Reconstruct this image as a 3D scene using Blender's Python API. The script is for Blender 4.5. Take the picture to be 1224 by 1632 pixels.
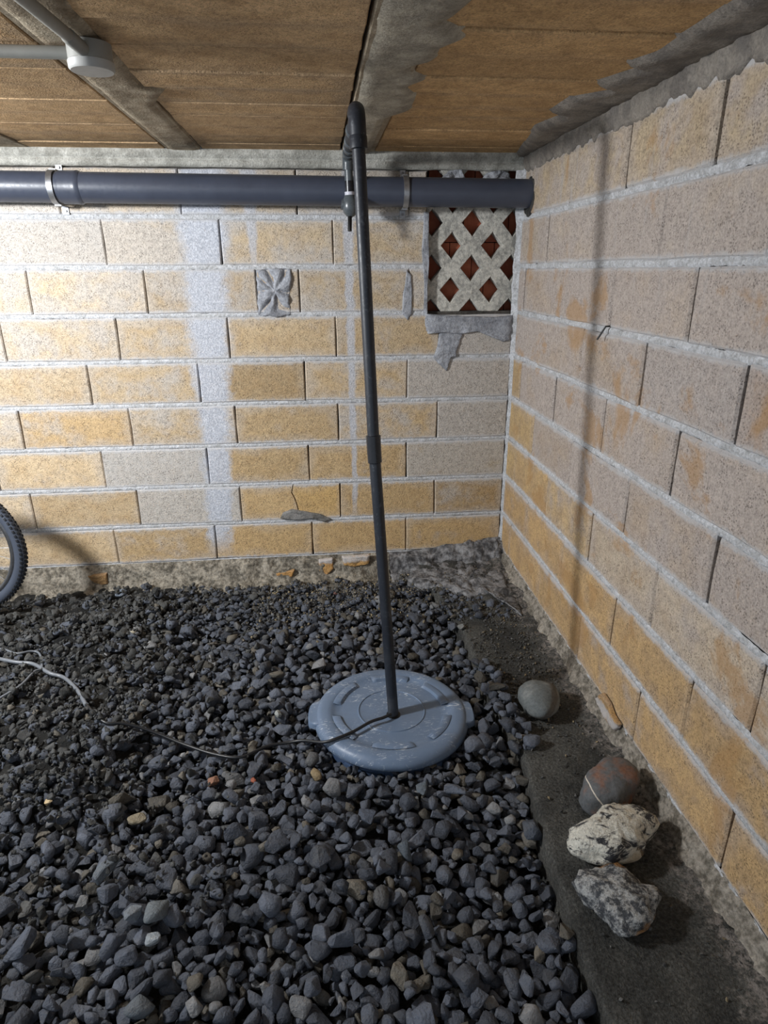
import bpy, bmesh, math, random
import numpy as np
from mathutils import Vector, Matrix, noise
random.seed(7); rng = np.random.default_rng(11)
for o in list(bpy.data.objects): bpy.data.objects.remove(o)
S = bpy.context.scene
COL = S.collection

# ------------------------------------------------------------------ camera
F_PX, PITCH, YAW, ROLL = 1020.449, 0.360829, 0.0988847, -0.00433052
CAM = np.array([-0.92613, -3.04835, 1.384534])
def cam_axes():
    fw = np.array([math.sin(YAW)*math.cos(PITCH), math.cos(YAW)*math.cos(PITCH), -math.sin(PITCH)])
    r = np.array([math.cos(YAW), -math.sin(YAW), 0.0]); u = np.cross(r, fw)
    return fw, math.cos(ROLL)*r+math.sin(ROLL)*u, -math.sin(ROLL)*r+math.cos(ROLL)*u
FW, RT, UP = cam_axes()
cd = bpy.data.cameras.new('camera'); cam = bpy.data.objects.new('camera', cd); COL.objects.link(cam)
cd.sensor_fit = 'HORIZONTAL'; cd.sensor_width = 36.0; cd.lens = F_PX/1224*36.0; cd.clip_start = 0.02
cam.matrix_world = Matrix(((RT[0], UP[0], -FW[0], CAM[0]), (RT[1], UP[1], -FW[1], CAM[1]), (RT[2], UP[2], -FW[2], CAM[2]), (0, 0, 0, 1)))
S.camera = cam

# ------------------------------------------------------------------ world, exposure
w = bpy.data.worlds.new('world'); S.world = w; w.use_nodes = True
w.node_tree.nodes['Background'].inputs[0].default_value = (0.74, 0.86, 1.0, 1)
w.node_tree.nodes['Background'].inputs[1].default_value = 0.55
S.view_settings.view_transform = 'Standard'; S.view_settings.look = 'None'
S.view_settings.gamma = 1.0; S.view_settings.use_curve_mapping = False
S.view_settings.exposure = 0.36
LAMP = Vector((-2.85, -1.62, 1.755)); LAMP_DIR = Vector((.52, .74, -.42)).normalized()      # flood lamp under the ceiling, left of the picture
ld = bpy.data.lights.new('lamp_light', 'AREA'); ld.shape = 'DISK'; ld.size = .28; ld.energy = 68; ld.color = (.94, .97, 1.0)
lo = bpy.data.objects.new('lamp_light', ld); COL.objects.link(lo); lo.location = LAMP; lo.rotation_euler = LAMP_DIR.to_track_quat('-Z', 'Y').to_euler()

# ------------------------------------------------------------------ helpers
def ray(px):
    return FW + RT*((px[0]-612)/F_PX) - UP*((px[1]-816)/F_PX)
def onz(px, z):
    d = ray(px); return CAM + d*((z-CAM[2])/d[2])
def ony(px, y):
    d = ray(px); return CAM + d*((y-CAM[1])/d[1])
def onx(px, x):
    d = ray(px); return CAM + d*((x-CAM[0])/d[0])
def proj(P):
    v = np.asarray(P)-CAM; z = v@FW
    return 612+F_PX*(v@RT)/z, 816-F_PX*(v@UP)/z, z
def lin(c):
    return tuple(((x/255)/12.92 if x <= 10.3 else ((x/255+0.055)/1.055)**2.4) for x in c)
def n3(x, y, z=0.0): return noise.noise(Vector((x, y, z)))
def fb(x, y, z=0.0, o=4):
    s = 0; a = 1; f = 1
    for _ in range(o): s += a*noise.noise(Vector((x*f, y*f, z*f))); a *= .5; f *= 2.1
    return s

def props(o, label=None, cat=None, group=None, kind=None):
    if label: o['label'] = label
    if cat: o['category'] = cat
    if group: o['group'] = group
    if kind: o['kind'] = kind
    return o
def link(name, me, mat=None, parent=None, **k):
    o = bpy.data.objects.new(name, me); COL.objects.link(o)
    if mat is not None and me is not None and not me.materials: me.materials.append(mat)
    if parent is not None: o.parent = parent
    return props(o, **k)
def mesh(name, v, f, mat=None, parent=None, smooth=False, fix=True, **k):
    me = bpy.data.meshes.new(name); me.from_pydata([tuple(map(float, p)) for p in v], [], f)
    if fix:
        bm = bmesh.new(); bm.from_mesh(me); bmesh.ops.recalc_face_normals(bm, faces=bm.faces[:]); bm.to_mesh(me); bm.free()
    if smooth: me.polygons.foreach_set('use_smooth', [True]*len(me.polygons))
    me.update()
    return link(name, me, mat, parent, **k)
def empty(name, loc=(0, 0, 0), **k):
    o = bpy.data.objects.new(name, None); COL.objects.link(o); o.location = loc; o.empty_display_size = .05
    return props(o, **k)
def box_data(x0, x1, y0, y1, z0, z1, off=0):
    v = [(x0, y0, z0), (x1, y0, z0), (x1, y1, z0), (x0, y1, z0), (x0, y0, z1), (x1, y0, z1), (x1, y1, z1), (x0, y1, z1)]
    f = [(0, 3, 2, 1), (4, 5, 6, 7), (0, 1, 5, 4), (1, 2, 6, 5), (2, 3, 7, 6), (3, 0, 4, 7)]
    return v, [tuple(i+off for i in q) for q in f]
def boxes(lst):
    V = []; Fc = []
    for b in lst:
        v, f = box_data(*b, off=len(V)); V += v; Fc += f
    return V, Fc
def tube_data(pts, rad, seg=16, caps=True, off=0):
    """sweep a circle along a polyline; rad a number or one per point"""
    P = [Vector(p) for p in pts]; n = len(P)
    R = rad if hasattr(rad, '__len__') else [rad]*n
    V = []; Fc = []; ref = None
    for i in range(n):
        t = (P[min(i+1, n-1)]-P[max(i-1, 0)])
        if t.length < 1e-9: t = P[min(i+2, n-1)]-P[max(i-2, 0)]
        t.normalize()
        if ref is None:
            ref = t.orthogonal().normalized()
        ref = (ref - t*ref.dot(t)).normalized(); b = t.cross(ref)
        for j in range(seg):
            a = 2*math.pi*j/seg
            V.append(tuple(P[i]+(ref*math.cos(a)+b*math.sin(a))*R[i]))
    for i in range(n-1):
        for j in range(seg):
            a = i*seg+j; c = i*seg+(j+1) % seg
            Fc.append((a+off, c+off, c+seg+off, a+seg+off))
    if caps:
        Fc.append(tuple(off+j for j in reversed(range(seg)))); Fc.append(tuple(off+(n-1)*seg+j for j in range(seg)))
    return V, Fc
def tube(name, pts, rad, mat, parent=None, seg=16, **k):
    v, f = tube_data(pts, rad, seg)
    o = mesh(name, v, f, mat, parent, smooth=True, **k)
    auto(o); return o
def auto(o, ang=40):
    me = o.data; me.polygons.foreach_set('use_smooth', [True]*len(me.polygons))
    bm = bmesh.new(); bm.from_mesh(me)
    for e in bm.edges:
        if len(e.link_faces) == 2 and e.calc_face_angle(0) > math.radians(ang): e.smooth = False
    bm.to_mesh(me); bm.free()
def catmull(pts, n=8):
    P = [np.array(p, float) for p in pts]; P = [2*P[0]-P[1]]+P+[2*P[-1]-P[-2]]; out = []
    for i in range(1, len(P)-2):
        for k in range(n):
            t = k/n; a, b, c, d = P[i-1], P[i], P[i+1], P[i+2]
            out.append(.5*((2*b)+(c-a)*t+(2*a-5*b+4*c-d)*t*t+(3*b-a-3*c+d)*t**3))
    out.append(P[-2]); return out
def join(parts):
    V = []; Fc = []
    for v, f in parts:
        o = len(V); V += list(v); Fc += [tuple(i+o for i in q) for q in f]
    return V, Fc

# ------------------------------------------------------------------ materials
class NT:
    def __init__(s, name):
        s.m = bpy.data.materials.new(name); s.m.use_nodes = True; s.t = s.m.node_tree
        s.b = s.t.nodes['Principled BSDF']; s.geo = None
    def n(s, ty, **k):
        nd = s.t.nodes.new(ty)
        for a, b in k.items(): setattr(nd, a, b)
        return nd
    def put(s, sock, v):
        if v is None: return
        if isinstance(v, bpy.types.NodeSocket): s.t.links.new(v, sock)
        else:
            if hasattr(v, '__len__') and len(v) == 3 and sock.type == 'RGBA': v = (*v, 1)
            sock.default_value = v
    def pos(s):
        if not s.geo: s.geo = s.n('ShaderNodeNewGeometry')
        return s.geo.outputs['Position']
    def obj(s):
        return s.n('ShaderNodeTexCoord').outputs['Object']
    def xyz(s, v=None):
        nd = s.n('ShaderNodeSeparateXYZ'); s.put(nd.inputs[0], v or s.pos()); return nd.outputs
    def math(s, op, a, b=None, c=None, clamp=False):
        nd = s.n('ShaderNodeMath', operation=op, use_clamp=clamp)
        for i, v in enumerate((a, b, c)): s.put(nd.inputs[i], v)
        return nd.outputs[0]
    def noise(s, scale, detail=4, rough=.55, vec=None, dist=0, mul=None):
        nd = s.n('ShaderNodeTexNoise'); v = vec or s.pos()
        if mul:
            mp = s.n('ShaderNodeVectorMath', operation='MULTIPLY'); s.put(mp.inputs[0], v); mp.inputs[1].default_value = mul; v = mp.outputs[0]
        s.put(nd.inputs['Vector'], v); nd.inputs['Scale'].default_value = scale; nd.inputs['Detail'].default_value = detail
        nd.inputs['Roughness'].default_value = rough; nd.inputs['Distortion'].default_value = dist
        return nd.outputs[0]
    def vor(s, scale, vec=None, feature='F1', out=0):
        nd = s.n('ShaderNodeTexVoronoi', feature=feature); s.put(nd.inputs['Vector'], vec or s.pos()); nd.inputs['Scale'].default_value = scale
        return nd.outputs[out]
    def ramp(s, f, stops):
        nd = s.n('ShaderNodeValToRGB'); s.put(nd.inputs[0], f); cr = nd.color_ramp
        while len(cr.elements) < len(stops): cr.elements.new(.5)
        for e, (p, c) in zip(cr.elements, stops):
            e.position = p; e.color = (c, c, c, 1) if not hasattr(c, '__len__') else (*c[:3], 1)
        return nd.outputs[0]
    def smooth(s, v, a, b, lo=0., hi=1.):
        nd = s.n('ShaderNodeMapRange', interpolation_type='SMOOTHSTEP'); s.put(nd.inputs[0], v)
        for i, x in enumerate((a, b, lo, hi)): nd.inputs[i+1].default_value = x
        return nd.outputs[0]
    def mix(s, f, a, b, mode='MIX'):
        nd = s.n('ShaderNodeMix', data_type='RGBA', blend_type=mode)
        s.put(nd.inputs[0], f); s.put(nd.inputs[6], a); s.put(nd.inputs[7], b); return nd.outputs[2]
    def bump(s, h, strength=.5, dist=.005, prev=None):
        nd = s.n('ShaderNodeBump'); nd.inputs['Strength'].default_value = strength; nd.inputs['Distance'].default_value = dist
        s.put(nd.inputs['Height'], h); s.put(nd.inputs['Normal'], prev); return nd.outputs[0]
    def out(s, col=None, rough=None, normal=None, metal=None, spec=None):
        s.put(s.b.inputs['Base Color'], col); s.put(s.b.inputs['Roughness'], rough); s.put(s.b.inputs['Normal'], normal)
        s.put(s.b.inputs['Metallic'], metal); s.put(s.b.inputs['Specular IOR Level'], spec)
        return s.m

WHITE_EFF = lin((196, 198, 204))
def block_material(name, smears=(), bed=True, drip=None, stain_col=(172, 142, 102), bloom=(186, 181, 176)):
    t = NT(name); p = t.xyz(); info = t.n('ShaderNodeObjectInfo')
    col = info.outputs['Color']; grey = info.outputs['Alpha']; rnd = info.outputs['Random']
    sh = t.n('ShaderNodeVectorMath', operation='ADD'); t.put(sh.inputs[0], t.pos())
    cb = t.n('ShaderNodeCombineXYZ'); t.put(cb.inputs[0], t.math('MULTIPLY', rnd, 37.)); t.put(cb.inputs[2], t.math('MULTIPLY', rnd, 19.)); t.put(sh.inputs[1], cb.outputs[0])
    pv = sh.outputs[0]
    big = t.noise(5.5, 4, .55, pv); mid = t.noise(14, 5, .6, pv)
    # grey cement bloom, strongest towards the edges of a block
    gen = t.xyz(t.n('ShaderNodeTexCoord').outputs['Generated'])
    ua, va = {'back': (gen[0], gen[2]), 'right': (gen[1], gen[2]), 'ceiling': (gen[0], gen[1])}[name.split('_')[1]]
    ed = lambda u, L_: t.math('MULTIPLY', t.math('SUBTRACT', .5, t.math('ABSOLUTE', t.math('SUBTRACT', u, .5))), L_)
    de = t.math('MINIMUM', ed(ua, .48), ed(va, .19))
    de = t.math('ADD', de, t.math('MULTIPLY', t.math('SUBTRACT', big, .5), .16))
    m = t.math('ADD', t.math('MULTIPLY', big, .75), t.math('MULTIPLY', mid, .35))
    m = t.math('ADD', m, t.math('SUBTRACT', t.math('MULTIPLY', grey, .75), .33))
    blo = t.math('MAXIMUM', t.smooth(m, .46, .68), t.math('MULTIPLY', t.smooth(de, .0, .055, 1, 0), t.math('MULTIPLY_ADD', grey, 1.1, .15), None, True), None, True)
    c = t.mix(t.smooth(mid, .35, .7), col, t.mix(.45, col, lin(stain_col)))
    c = t.mix(t.math('MULTIPLY', blo, .75), c, lin(bloom))
    # grain
    g = t.noise(170, 3, .7); g2 = t.noise(60, 3, .6)
    c = t.mix(1, c, t.ramp(t.math('ADD', t.math('MULTIPLY', g, .65), t.math('MULTIPLY', g2, .35)), [(.34, .58), (.5, .98), (.66, 1.26)]), 'MULTIPLY')
    pit = t.vor(150)
    pm = t.math('MULTIPLY', t.smooth(pit, .2, .36, 1, 0), t.smooth(t.noise(26, 2, .6, pv), .42, .58))
    c = t.mix(t.math('MULTIPLY', pm, .25 if 'ceiling' in name else .5), c, lin((70, 60, 52)))
    wob = t.noise(11, 6, .72)
    for (xa, za, xb, zb, wa, wb, amt) in smears:     # cement run down the wall: a stain with its own outline
        k = (xb-xa)/(zb-za)
        xc = t.math('MULTIPLY_ADD', t.math('SUBTRACT', p[2], za), k, xa)
        dx = t.math('ABSOLUTE', t.math('ADD', t.math('SUBTRACT', p[0], xc), t.math('MULTIPLY', t.math('SUBTRACT', wob, .5), .15 if wa > .04 else .04)))
        hw = t.math('MULTIPLY_ADD', t.math('SUBTRACT', p[2], za), (wb-wa)/(zb-za), wa)
        q = t.math('DIVIDE', dx, hw)
        msk = t.math('MULTIPLY', t.smooth(q, .55, 1.35, 1, 0), t.math('MULTIPLY', t.smooth(p[2], zb-.12, zb+.05), amt))
        c = t.mix(msk, c, t.mix(t.smooth(t.noise(130, 2, .6), .35, .7), lin((168, 172, 182)), lin((205, 208, 216))))
    if bed:     # mortar wiped over the block edges beside the bed joints
        f = t.math('ABSOLUTE', t.math('SUBTRACT', t.math('FRACT', t.math('ADD', t.math('DIVIDE', p[2], .2), .5)), .5))
        e = t.math('ADD', f, t.math('MULTIPLY', t.math('SUBTRACT', t.noise(30, 4, .65), .5), .16))
        c = t.mix(t.math('MULTIPLY', t.smooth(e, .05, .13, 1, 0), .8), c, lin((190, 189, 190)))
    if drip:    # damp ochre patches and pale runs
        d = t.noise(3.4, 5, .62, None, .4); c = t.mix(t.math('MULTIPLY', t.smooth(d, .55, .64), drip), c, lin((170, 132, 86)))
        r = t.noise(16, 3, .6, None, 0, (1, 1, .12)); c = t.mix(t.math('MULTIPLY', t.math('MULTIPLY', t.smooth(r, .58, .72), t.smooth(p[2], .9, 1.7)), .45), c, lin((176, 172, 170)))
    nb = t.bump(t.math('ADD', g, t.math('MULTIPLY', pm, -.8)), .55, .006)
    nb = t.bump(mid, .35, .012, nb)
    return t.out(c, .93, nb, spec=.25)

M = {}
M['block_back'] = block_material('block_back', [(-1.395, 1.6, -1.452, .12, .10, .055, .93), (-.775, 1.5, -.77, .30, .022, .012, .75), (-1.19, 1.7, -1.19, 1.46, .03, .016, .7)])
M['block_right'] = block_material('block_right', (), True, .6, (152, 130, 106), (176, 166, 160))
M['block_ceiling'] = block_material('block_ceiling', (), False, None, (140, 106, 66), (150, 136, 120))

def cement(name, c1, c2, scale=9, grain=150, bumpd=.008, dark=.0, rough=.95):
    t = NT(name)
    a = t.noise(scale, 5, .6); g = t.noise(grain, 3, .7); h = t.noise(scale*4, 4, .6)
    c = t.mix(t.smooth(t.math('ADD', t.math('MULTIPLY', a, .6), t.math('MULTIPLY', h, .4)), .36, .64), lin(c1), lin(c2))
    c = t.mix(1, c, t.ramp(g, [(.3, .7), (.55, 1.0), (.75, 1.2)]), 'MULTIPLY')
    return t.out(c, rough, t.bump(h, .4, bumpd*1.5, t.bump(g, .5, bumpd)), spec=.25)
M['mortar'] = cement('mortar', (172, 172, 172), (206, 207, 210), 22)
M['mortar_dark'] = cement('mortar_dark', (98, 96, 92), (140, 138, 135), 8)
M['mortar_grey'] = cement('mortar_grey', (132, 134, 140), (170, 172, 178), 14)
M['band'] = cement('band', (150, 148, 140), (192, 190, 182), 7)
M['joist'] = cement('joist', (146, 130, 108), (178, 164, 142), 6)
M['ceil_plaster'] = cement('ceil_plaster', (146, 138, 124), (184, 174, 156), 5)
M['haunch'] = cement('haunch', (118, 112, 106), (152, 144, 134), 6)
M['rubble'] = cement('rubble', (88, 83, 74), (166, 158, 144), 14, 110, .016)
M['skirt'] = cement('skirt', (100, 94, 84), (168, 160, 148), 16, 110, .012)
M['hole'] = cement('hole', (42, 41, 40), (70, 68, 66), 16, 110, .012)  # dark tone painted for the shaded gap around the drain pipe
M['rubble_grey'] = cement('rubble_grey', (66, 65, 66), (150, 149, 150), 11, 110, .014)
M['ledge'] = cement('ledge', (74, 73, 69), (100, 98, 92), 6, 170, .006)
M['grille'] = cement('grille', (146, 144, 138), (202, 198, 188), 16, 170, .005)
M['backing'] = cement('backing', (60, 57, 54), (84, 80, 75), 9)

def soil():
    t = NT('soil'); a = t.noise(5, 5, .6); g = t.noise(120, 4, .75); h = t.noise(38, 5, .7)
    c = t.mix(t.smooth(a, .38, .66), lin((40, 40, 40)), lin((66, 65, 62)))
    c = t.mix(1, c, t.ramp(g, [(.3, .5), (.5, .9), (.75, 1.45)]), 'MULTIPLY')
    return t.out(c, .97, t.bump(h, .9, .02, t.bump(g, .9, .01)), spec=.2)
M['soil'] = soil()
def ledge_mat():
    t = NT('ledge_concrete'); p = t.xyz(); a = t.noise(6, 5, .6); g = t.noise(140, 4, .7); h = t.noise(45, 5, .7)
    c = t.mix(t.smooth(a, .38, .64), lin((62, 62, 60)), lin((88, 87, 83)))
    c = t.mix(1, c, t.ramp(g, [(.32, .5), (.5, .95), (.66, 1.6)]), 'MULTIPLY')
    # pale crumbled mortar dust lying against the wall
    e = t.math('ADD', p[0], t.math('MULTIPLY', t.math('SUBTRACT', t.noise(14, 5, .7), .5), .34))
    du = t.math('MULTIPLY', t.smooth(e, -.10, -.02), t.smooth(t.noise(60, 4, .7), .4, .6))
    c = t.mix(t.math('MULTIPLY', du, .75), c, lin((158, 150, 144)))
    return t.out(c, .96, t.bump(h, .9, .014, t.bump(g, .8, .007)), spec=.25)
M['ledge'] = ledge_mat()

def stone_mat(name, attr=False):
    t = NT(name)
    if attr:
        a = t.n('ShaderNodeAttribute', attribute_name='Col'); col = a.outputs['Color']
    else:
        col = t.n('ShaderNodeObjectInfo').outputs['Color']
    g = t.noise(150, 4, .7); h = t.noise(42, 4, .65); b = t.noise(17, 3, .6)
    c = t.mix(1, col, t.ramp(t.math('ADD', t.math('MULTIPLY', g, .5), t.math('MULTIPLY', h, .5)), [(.32, .68), (.5, .98), (.7, 1.34)]), 'MULTIPLY')
    c = t.mix(t.math('MULTIPLY', t.smooth(b, .5, .72), .35), c, lin((104, 104, 104)))
    return t.out(c, t.ramp(h, [(.3, .6), (.7, .85)]), t.bump(h, .7, .012, t.bump(g, .6, .006)), spec=.4)
M['stone'] = stone_mat('gravel_stone'); M['stone_attr'] = stone_mat('gravel_stone_bed', True)

def plastic(name, c, rough=.45, scratch=.0, noise_amt=.12, spec=.5):
    t = NT(name); a = t.noise(11, 4, .6); s = t.noise(70, 4, .7)
    col = t.mix(1, lin(c), t.ramp(a, [(.3, 1-noise_amt), (.7, 1+noise_amt)]), 'MULTIPLY')
    if scratch:
        k = t.noise(36, 5, .7, None, 1.5, (1, 2.6, 1)); k2 = t.noise(6, 2, .5)
        msk = t.math('MULTIPLY', t.smooth(k, .55, .66), t.smooth(k2, .40, .56))
        col = t.mix(t.math('MULTIPLY', msk, scratch), col, lin((190, 196, 204)))
        dirt = t.smooth(t.noise(9, 4, .65), .5, .75); col = t.mix(t.math('MULTIPLY', dirt, .25), col, lin((92, 94, 98)))
    return t.out(col, t.ramp(s, [(.3, rough-.08), (.7, rough+.1)]), t.bump(s, .06, .002), spec=spec)
M['pipe_big'] = plastic('pipe_big', (62, 67, 80), .38)
M['pipe_pole'] = plastic('pipe_pole', (31, 35, 43), .45, .08)
M['pipe_valve'] = plastic('pipe_valve', (78, 84, 88), .3)
M['pipe_dark'] = plastic('pipe_dark', (30, 31, 36), .3)
M['black'] = plastic('black_plastic', (14, 14, 15), .45)
M['sticker'] = plastic('sticker', (190, 190, 200), .5)
M['conduit'] = plastic('conduit', (140, 139, 133), .5)
M['box_cap'] = plastic('box_cap', (168, 167, 163), .5)
M['lid'] = plastic('lid_plastic', (100, 117, 140), .42, .9, .08)
M['bin'] = plastic('bin_plastic', (66, 84, 112), .5, .0)
M['cable_black'] = plastic('cable_black', (24, 25, 28), .4)
M['cable_lit_grey'] = plastic('cable_lit_grey', (112, 116, 122), .35)  # same cable as the black one, its lamp-lit shine painted as grey
M['tyre'] = plastic('tyre', (38, 40, 45), .6, 0, .15)
M['sidewall'] = plastic('sidewall', (70, 76, 88), .5, 0, .1)
def metal(name, c, rough=.4):
    t = NT(name); s = t.noise(60, 4, .6)
    return t.out(t.mix(1, lin(c), t.ramp(s, [(.3, .75), (.7, 1.1)]), 'MULTIPLY'), rough, None, 0.85)
M['steel'] = metal('galvanised', (168, 170, 174)); M['bolt'] = metal('bolt', (128, 128, 130), .35)
def brickred():
    t = NT('terracotta'); info = t.n('ShaderNodeObjectInfo'); a = t.noise(14, 4, .6)
    c = t.mix(t.smooth(a, .35, .65), lin((150, 78, 54)), lin((176, 102, 74)))
    c = t.mix(t.math('MULTIPLY', info.outputs['Random'], .35), c, lin((108, 60, 48)))
    return t.out(c, .9, t.bump(t.noise(90, 3, .6), .3, .003))
M['terracotta'] = brickred()

# ------------------------------------------------------------------ masonry pieces
ZC = 1.852
def PB(a, b, d): return (a, -d, b)            # back wall: a = x, b = z, d = out of the wall
def PR(a, b, d): return (-d, a, b)            # right wall: a = y
def PC(a, b, d): return (a, b, ZC-d)          # ceiling: a = x, b = y, d = down
def piece(name, poly, M3, mat, parent, depth=.06, bev=.005, proud=0., color=None, tilt=(0, 0), **k):
    n = len(poly); cx = sum(p[0] for p in poly)/n; cy = sum(p[1] for p in poly)/n
    hx = max(abs(p[0]-cx) for p in poly); hy = max(abs(p[1]-cy) for p in poly)
    V = []
    for (s, d) in ((bev, proud), (0, proud-bev), (0, proud-depth)):
        for (a, b) in poly:
            aa = a-(a-cx)/hx*s; bb = b-(b-cy)/hy*s
            V.append(M3(aa, bb, d+(tilt[0]*(a-cx)/hx+tilt[1]*(b-cy)/hy if d > proud-depth else 0)))
    Fc = [tuple(range(n))]
    for r in (0, 1):
        for i in range(n):
            j = (i+1) % n; Fc.append((r*n+i, r*n+j, (r+1)*n+j, (r+1)*n+i))
    o = mesh(name, V, Fc, mat, parent, **k)
    if color is not None: o.color = color
    return o
def block_poly(a0, a1, b0, b1, jit=.0022):
    j = lambda: random.uniform(-jit, jit)
    L = a1-a0; P = [(a0+j(), b0+j())]
    if L > .2: P += [(a0+L*.33, b0+j()), (a0+L*.67, b0+j())]
    P += [(a1+j(), b0+j()), (a1+j()*.6, (b0+b1)/2), (a1+j(), b1+j())]
    if L > .2: P += [(a0+L*.67, b1+j()), (a0+L*.33, b1+j())]
    P += [(a0+j(), b1+j()), (a0+j()*.6, (b0+b1)/2)]
    return P
def bed(name, M3, a0, a1, b, hw, mat, parent, seed, d0=-.0015, amp=.0025, step=.008, depth=.03):
    n = max(4, int((a1-a0)/step)); V = []; Fc = []; rows = (-1, -.55, 0, .55, 1)
    for i in range(n+1):
        a = a0+(a1-a0)*i/n
        for r in rows:
            w_ = hw*(1+.28*fb(a*38, seed*3.1, r)); d = d0+amp*fb(a*60, r*1.7, seed)-(.004 if abs(r) == 1 else 0)
            V.append(M3(a, b+r*w_+.003*n3(a*6, seed), d))
    for i in range(n):
        for q in range(len(rows)-1):
            k = i*len(rows)+q; Fc.append((k, k+1, k+1+len(rows), k+len(rows)))
    return mesh(name, V, Fc, mat, parent, smooth=True)
def smear(name, outline, M3, mat, parent, thick=.012, rough=.004, freq=28, star=0, dens=60, seed=0, folds=None, base=0., **k):
    """a lump of trowelled mortar with an irregular outline (star-shaped about its middle)"""
    n = len(outline); cx = sum(p[0] for p in outline)/n; cy = sum(p[1] for p in outline)/n
    P = []; m = max(3, dens//n)
    for i in range(n):
        a, b = outline[i], outline[(i+1) % n]
        for q in range(m): t = q/m; P.append((a[0]*(1-t)+b[0]*t, a[1]*(1-t)+b[1]*t))
    rings = [(1.0, -.004), (1.0, .3), (.95, .75), (.86, 1), (.74, 1), (.6, 1), (.46, 1), (.32, 1), (.18, 1), (.07, 1)]
    V = []; Fc = []
    for (s, h) in rings:
        for i, (a, b) in enumerate(P):
            w_ = 1+.05*fb(a*40+seed, b*40, 2) if s > .9 else 1
            x = cx+(a-cx)*s*w_; y = cy+(b-cy)*s*w_
            z = base+(h*thick+rough*fb(x*freq, y*freq, seed)*(1 if h > .2 else 0))
            if folds: z += folds(x, y)*(1 if s < .97 else 0)
            if h < 0: z = base-.01
            V.append(M3(x, y, z))
    N = len(P)
    for r in range(len(rings)-1):
        for i in range(N): j = (i+1) % N; Fc.append((r*N+i, r*N+j, (r+1)*N+j, (r+1)*N+i))
    Fc.append(tuple((len(rings)-1)*N+i for i in range(N)))
    return mesh(name, V, Fc, mat, parent, smooth=True, **k)

# ------------------------------------------------------------------ back wall
XL = -3.7; YN = -3.7                                   # how far the room is built
VX0, VX1, VZ0, VZ1 = -.425, -.02, 1.205, 1.80          # vent opening
v, f = boxes([(XL, VX0, .03, .22, -.35, 1.90), (VX0, .25, .03, .22, -.35, VZ0), (VX0, .25, .13, .22, VZ0, 1.90), (VX1+.02, .25, .03, .13, VZ0, 1.90)])
wb = mesh('wall_back', v, f, M['backing'], label='back wall of tan concrete blocks with whitish mortar joints', kind='structure')
Pset = [-.36, -.842, -1.327, -1.812, -2.302, -2.79, -3.28]; Qset = [-.51, -.992, -1.478, -1.967, -2.455, -2.94, -3.43]
Cset = [-.505, -.998, -1.185, -1.666, -2.153, -2.64, -3.13]; Hset = [-.365, -.845, -1.338, -1.831, -2.326, -2.81, -3.3]
courses = [(1.6, 1.79, Qset), (1.4, 1.6, Pset), (1.2, 1.4, Cset), (1.0, 1.2, Pset), (.8, 1.0, Qset), (.6, .8, Pset), (.4, .6, Qset), (.2, .4, Hset), (0., .2, Qset)]
tone = {  # hand-noted blocks: (course, index from the right) -> (srgb, grey)
 (4, 2): ((168, 146, 114), .12), (1, 4): ((184, 172, 156), .75), (1, 5): ((184, 172, 156), .8), (6, 0): ((172, 152, 118), .62), (5, 0): ((164, 150, 132), .7), (4, 0): ((166, 150, 130), .7), (3, 0): ((168, 154, 136), .75),
 (7, 0): ((172, 146, 108), .4), (5, 3): ((190, 168, 136), .45), (6, 3): ((184, 178, 168), .95), (7, 3): ((184, 172, 152), .75), (2, 2): ((172, 150, 118), .5), (2, 3): ((180, 158, 126), .5), (5, 4): ((196, 168, 128), .35)}
for ci, (z0, z1, js) in enumerate(courses):
    edges = [0.0]+js+[XL]
    low = ci/8
    for bi in range(len(edges)-1):
        x1, x0 = edges[bi], edges[bi+1]
        if x1 <= XL+.02: continue
        if z1 > 1.25:                                   # cut at the vent
            x1 = min(x1, VX0-.004)
            if x1-x0 < .03: continue
        g = .0023
        a0, a1, b0, b1 = x0+g, x1-g, z0+.008, z1-.008
        if bi == 0 and z1 < 1.25: a1 -= .012
        if (ci, bi) in tone: c, gr = tone[(ci, bi)]
        else:
            r = random.uniform(-1, 1)
            top = np.array((190, 172, 146)); bot = np.array((188, 159, 116)); leftp = np.clip((-1.5-(x0+x1)/2)/1.0, 0, 1)
            c = top*(1-low)+bot*low; c = c*(1-.5*leftp)+np.array((222, 208, 190))*.5*leftp; c = c*(1+.05*r)  # paler leftwards: the lamp's bright pool is painted into the block colour
            gr = .52-.32*low+.12*leftp+random.uniform(-.12, .14)
        color = (*lin(c), min(max(gr, 0), 1))
        pr = random.uniform(-.0015, .0025)
        if (ci, bi) == (7, 2):                          # the block broken by a crack: two pieces
            cr = [(-1.076, b1), (-1.085, .352), (-1.071, .318), (-1.062, .285), (-1.058, .262), (-1.06, b0)]
            piece('block', [(a0, b0), (cr[-1][0]-.002, b0)]+[(x-.0022, z) for x, z in cr[::-1][1:]]+[(a0, b1)], PB, M['block_back'], wb, color=color, proud=pr, bev=.003)
            c2 = (*lin((202, 168, 114)), .15)
            piece('block', [(cr[-1][0]+.002, b0), (a1, b0), (a1, b1)]+[(x+.0022, z) for x, z in cr[:-1]], PB, M['block_back'], wb, color=c2, proud=pr+.001, bev=.003)
            continue
        piece('block', block_poly(a0, a1, b0, b1), PB, M['block_back'], wb, color=color, proud=pr, tilt=(random.uniform(-.001, .001), random.uniform(-.001, .001)))
for k in range(9):
    z = .2*k
    xe = -.012 if z < 1.19 else VX0
    bed('mortar_bed', PB, XL, xe, z, .0105 if k else .007, M['mortar'], wb, k)
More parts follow.
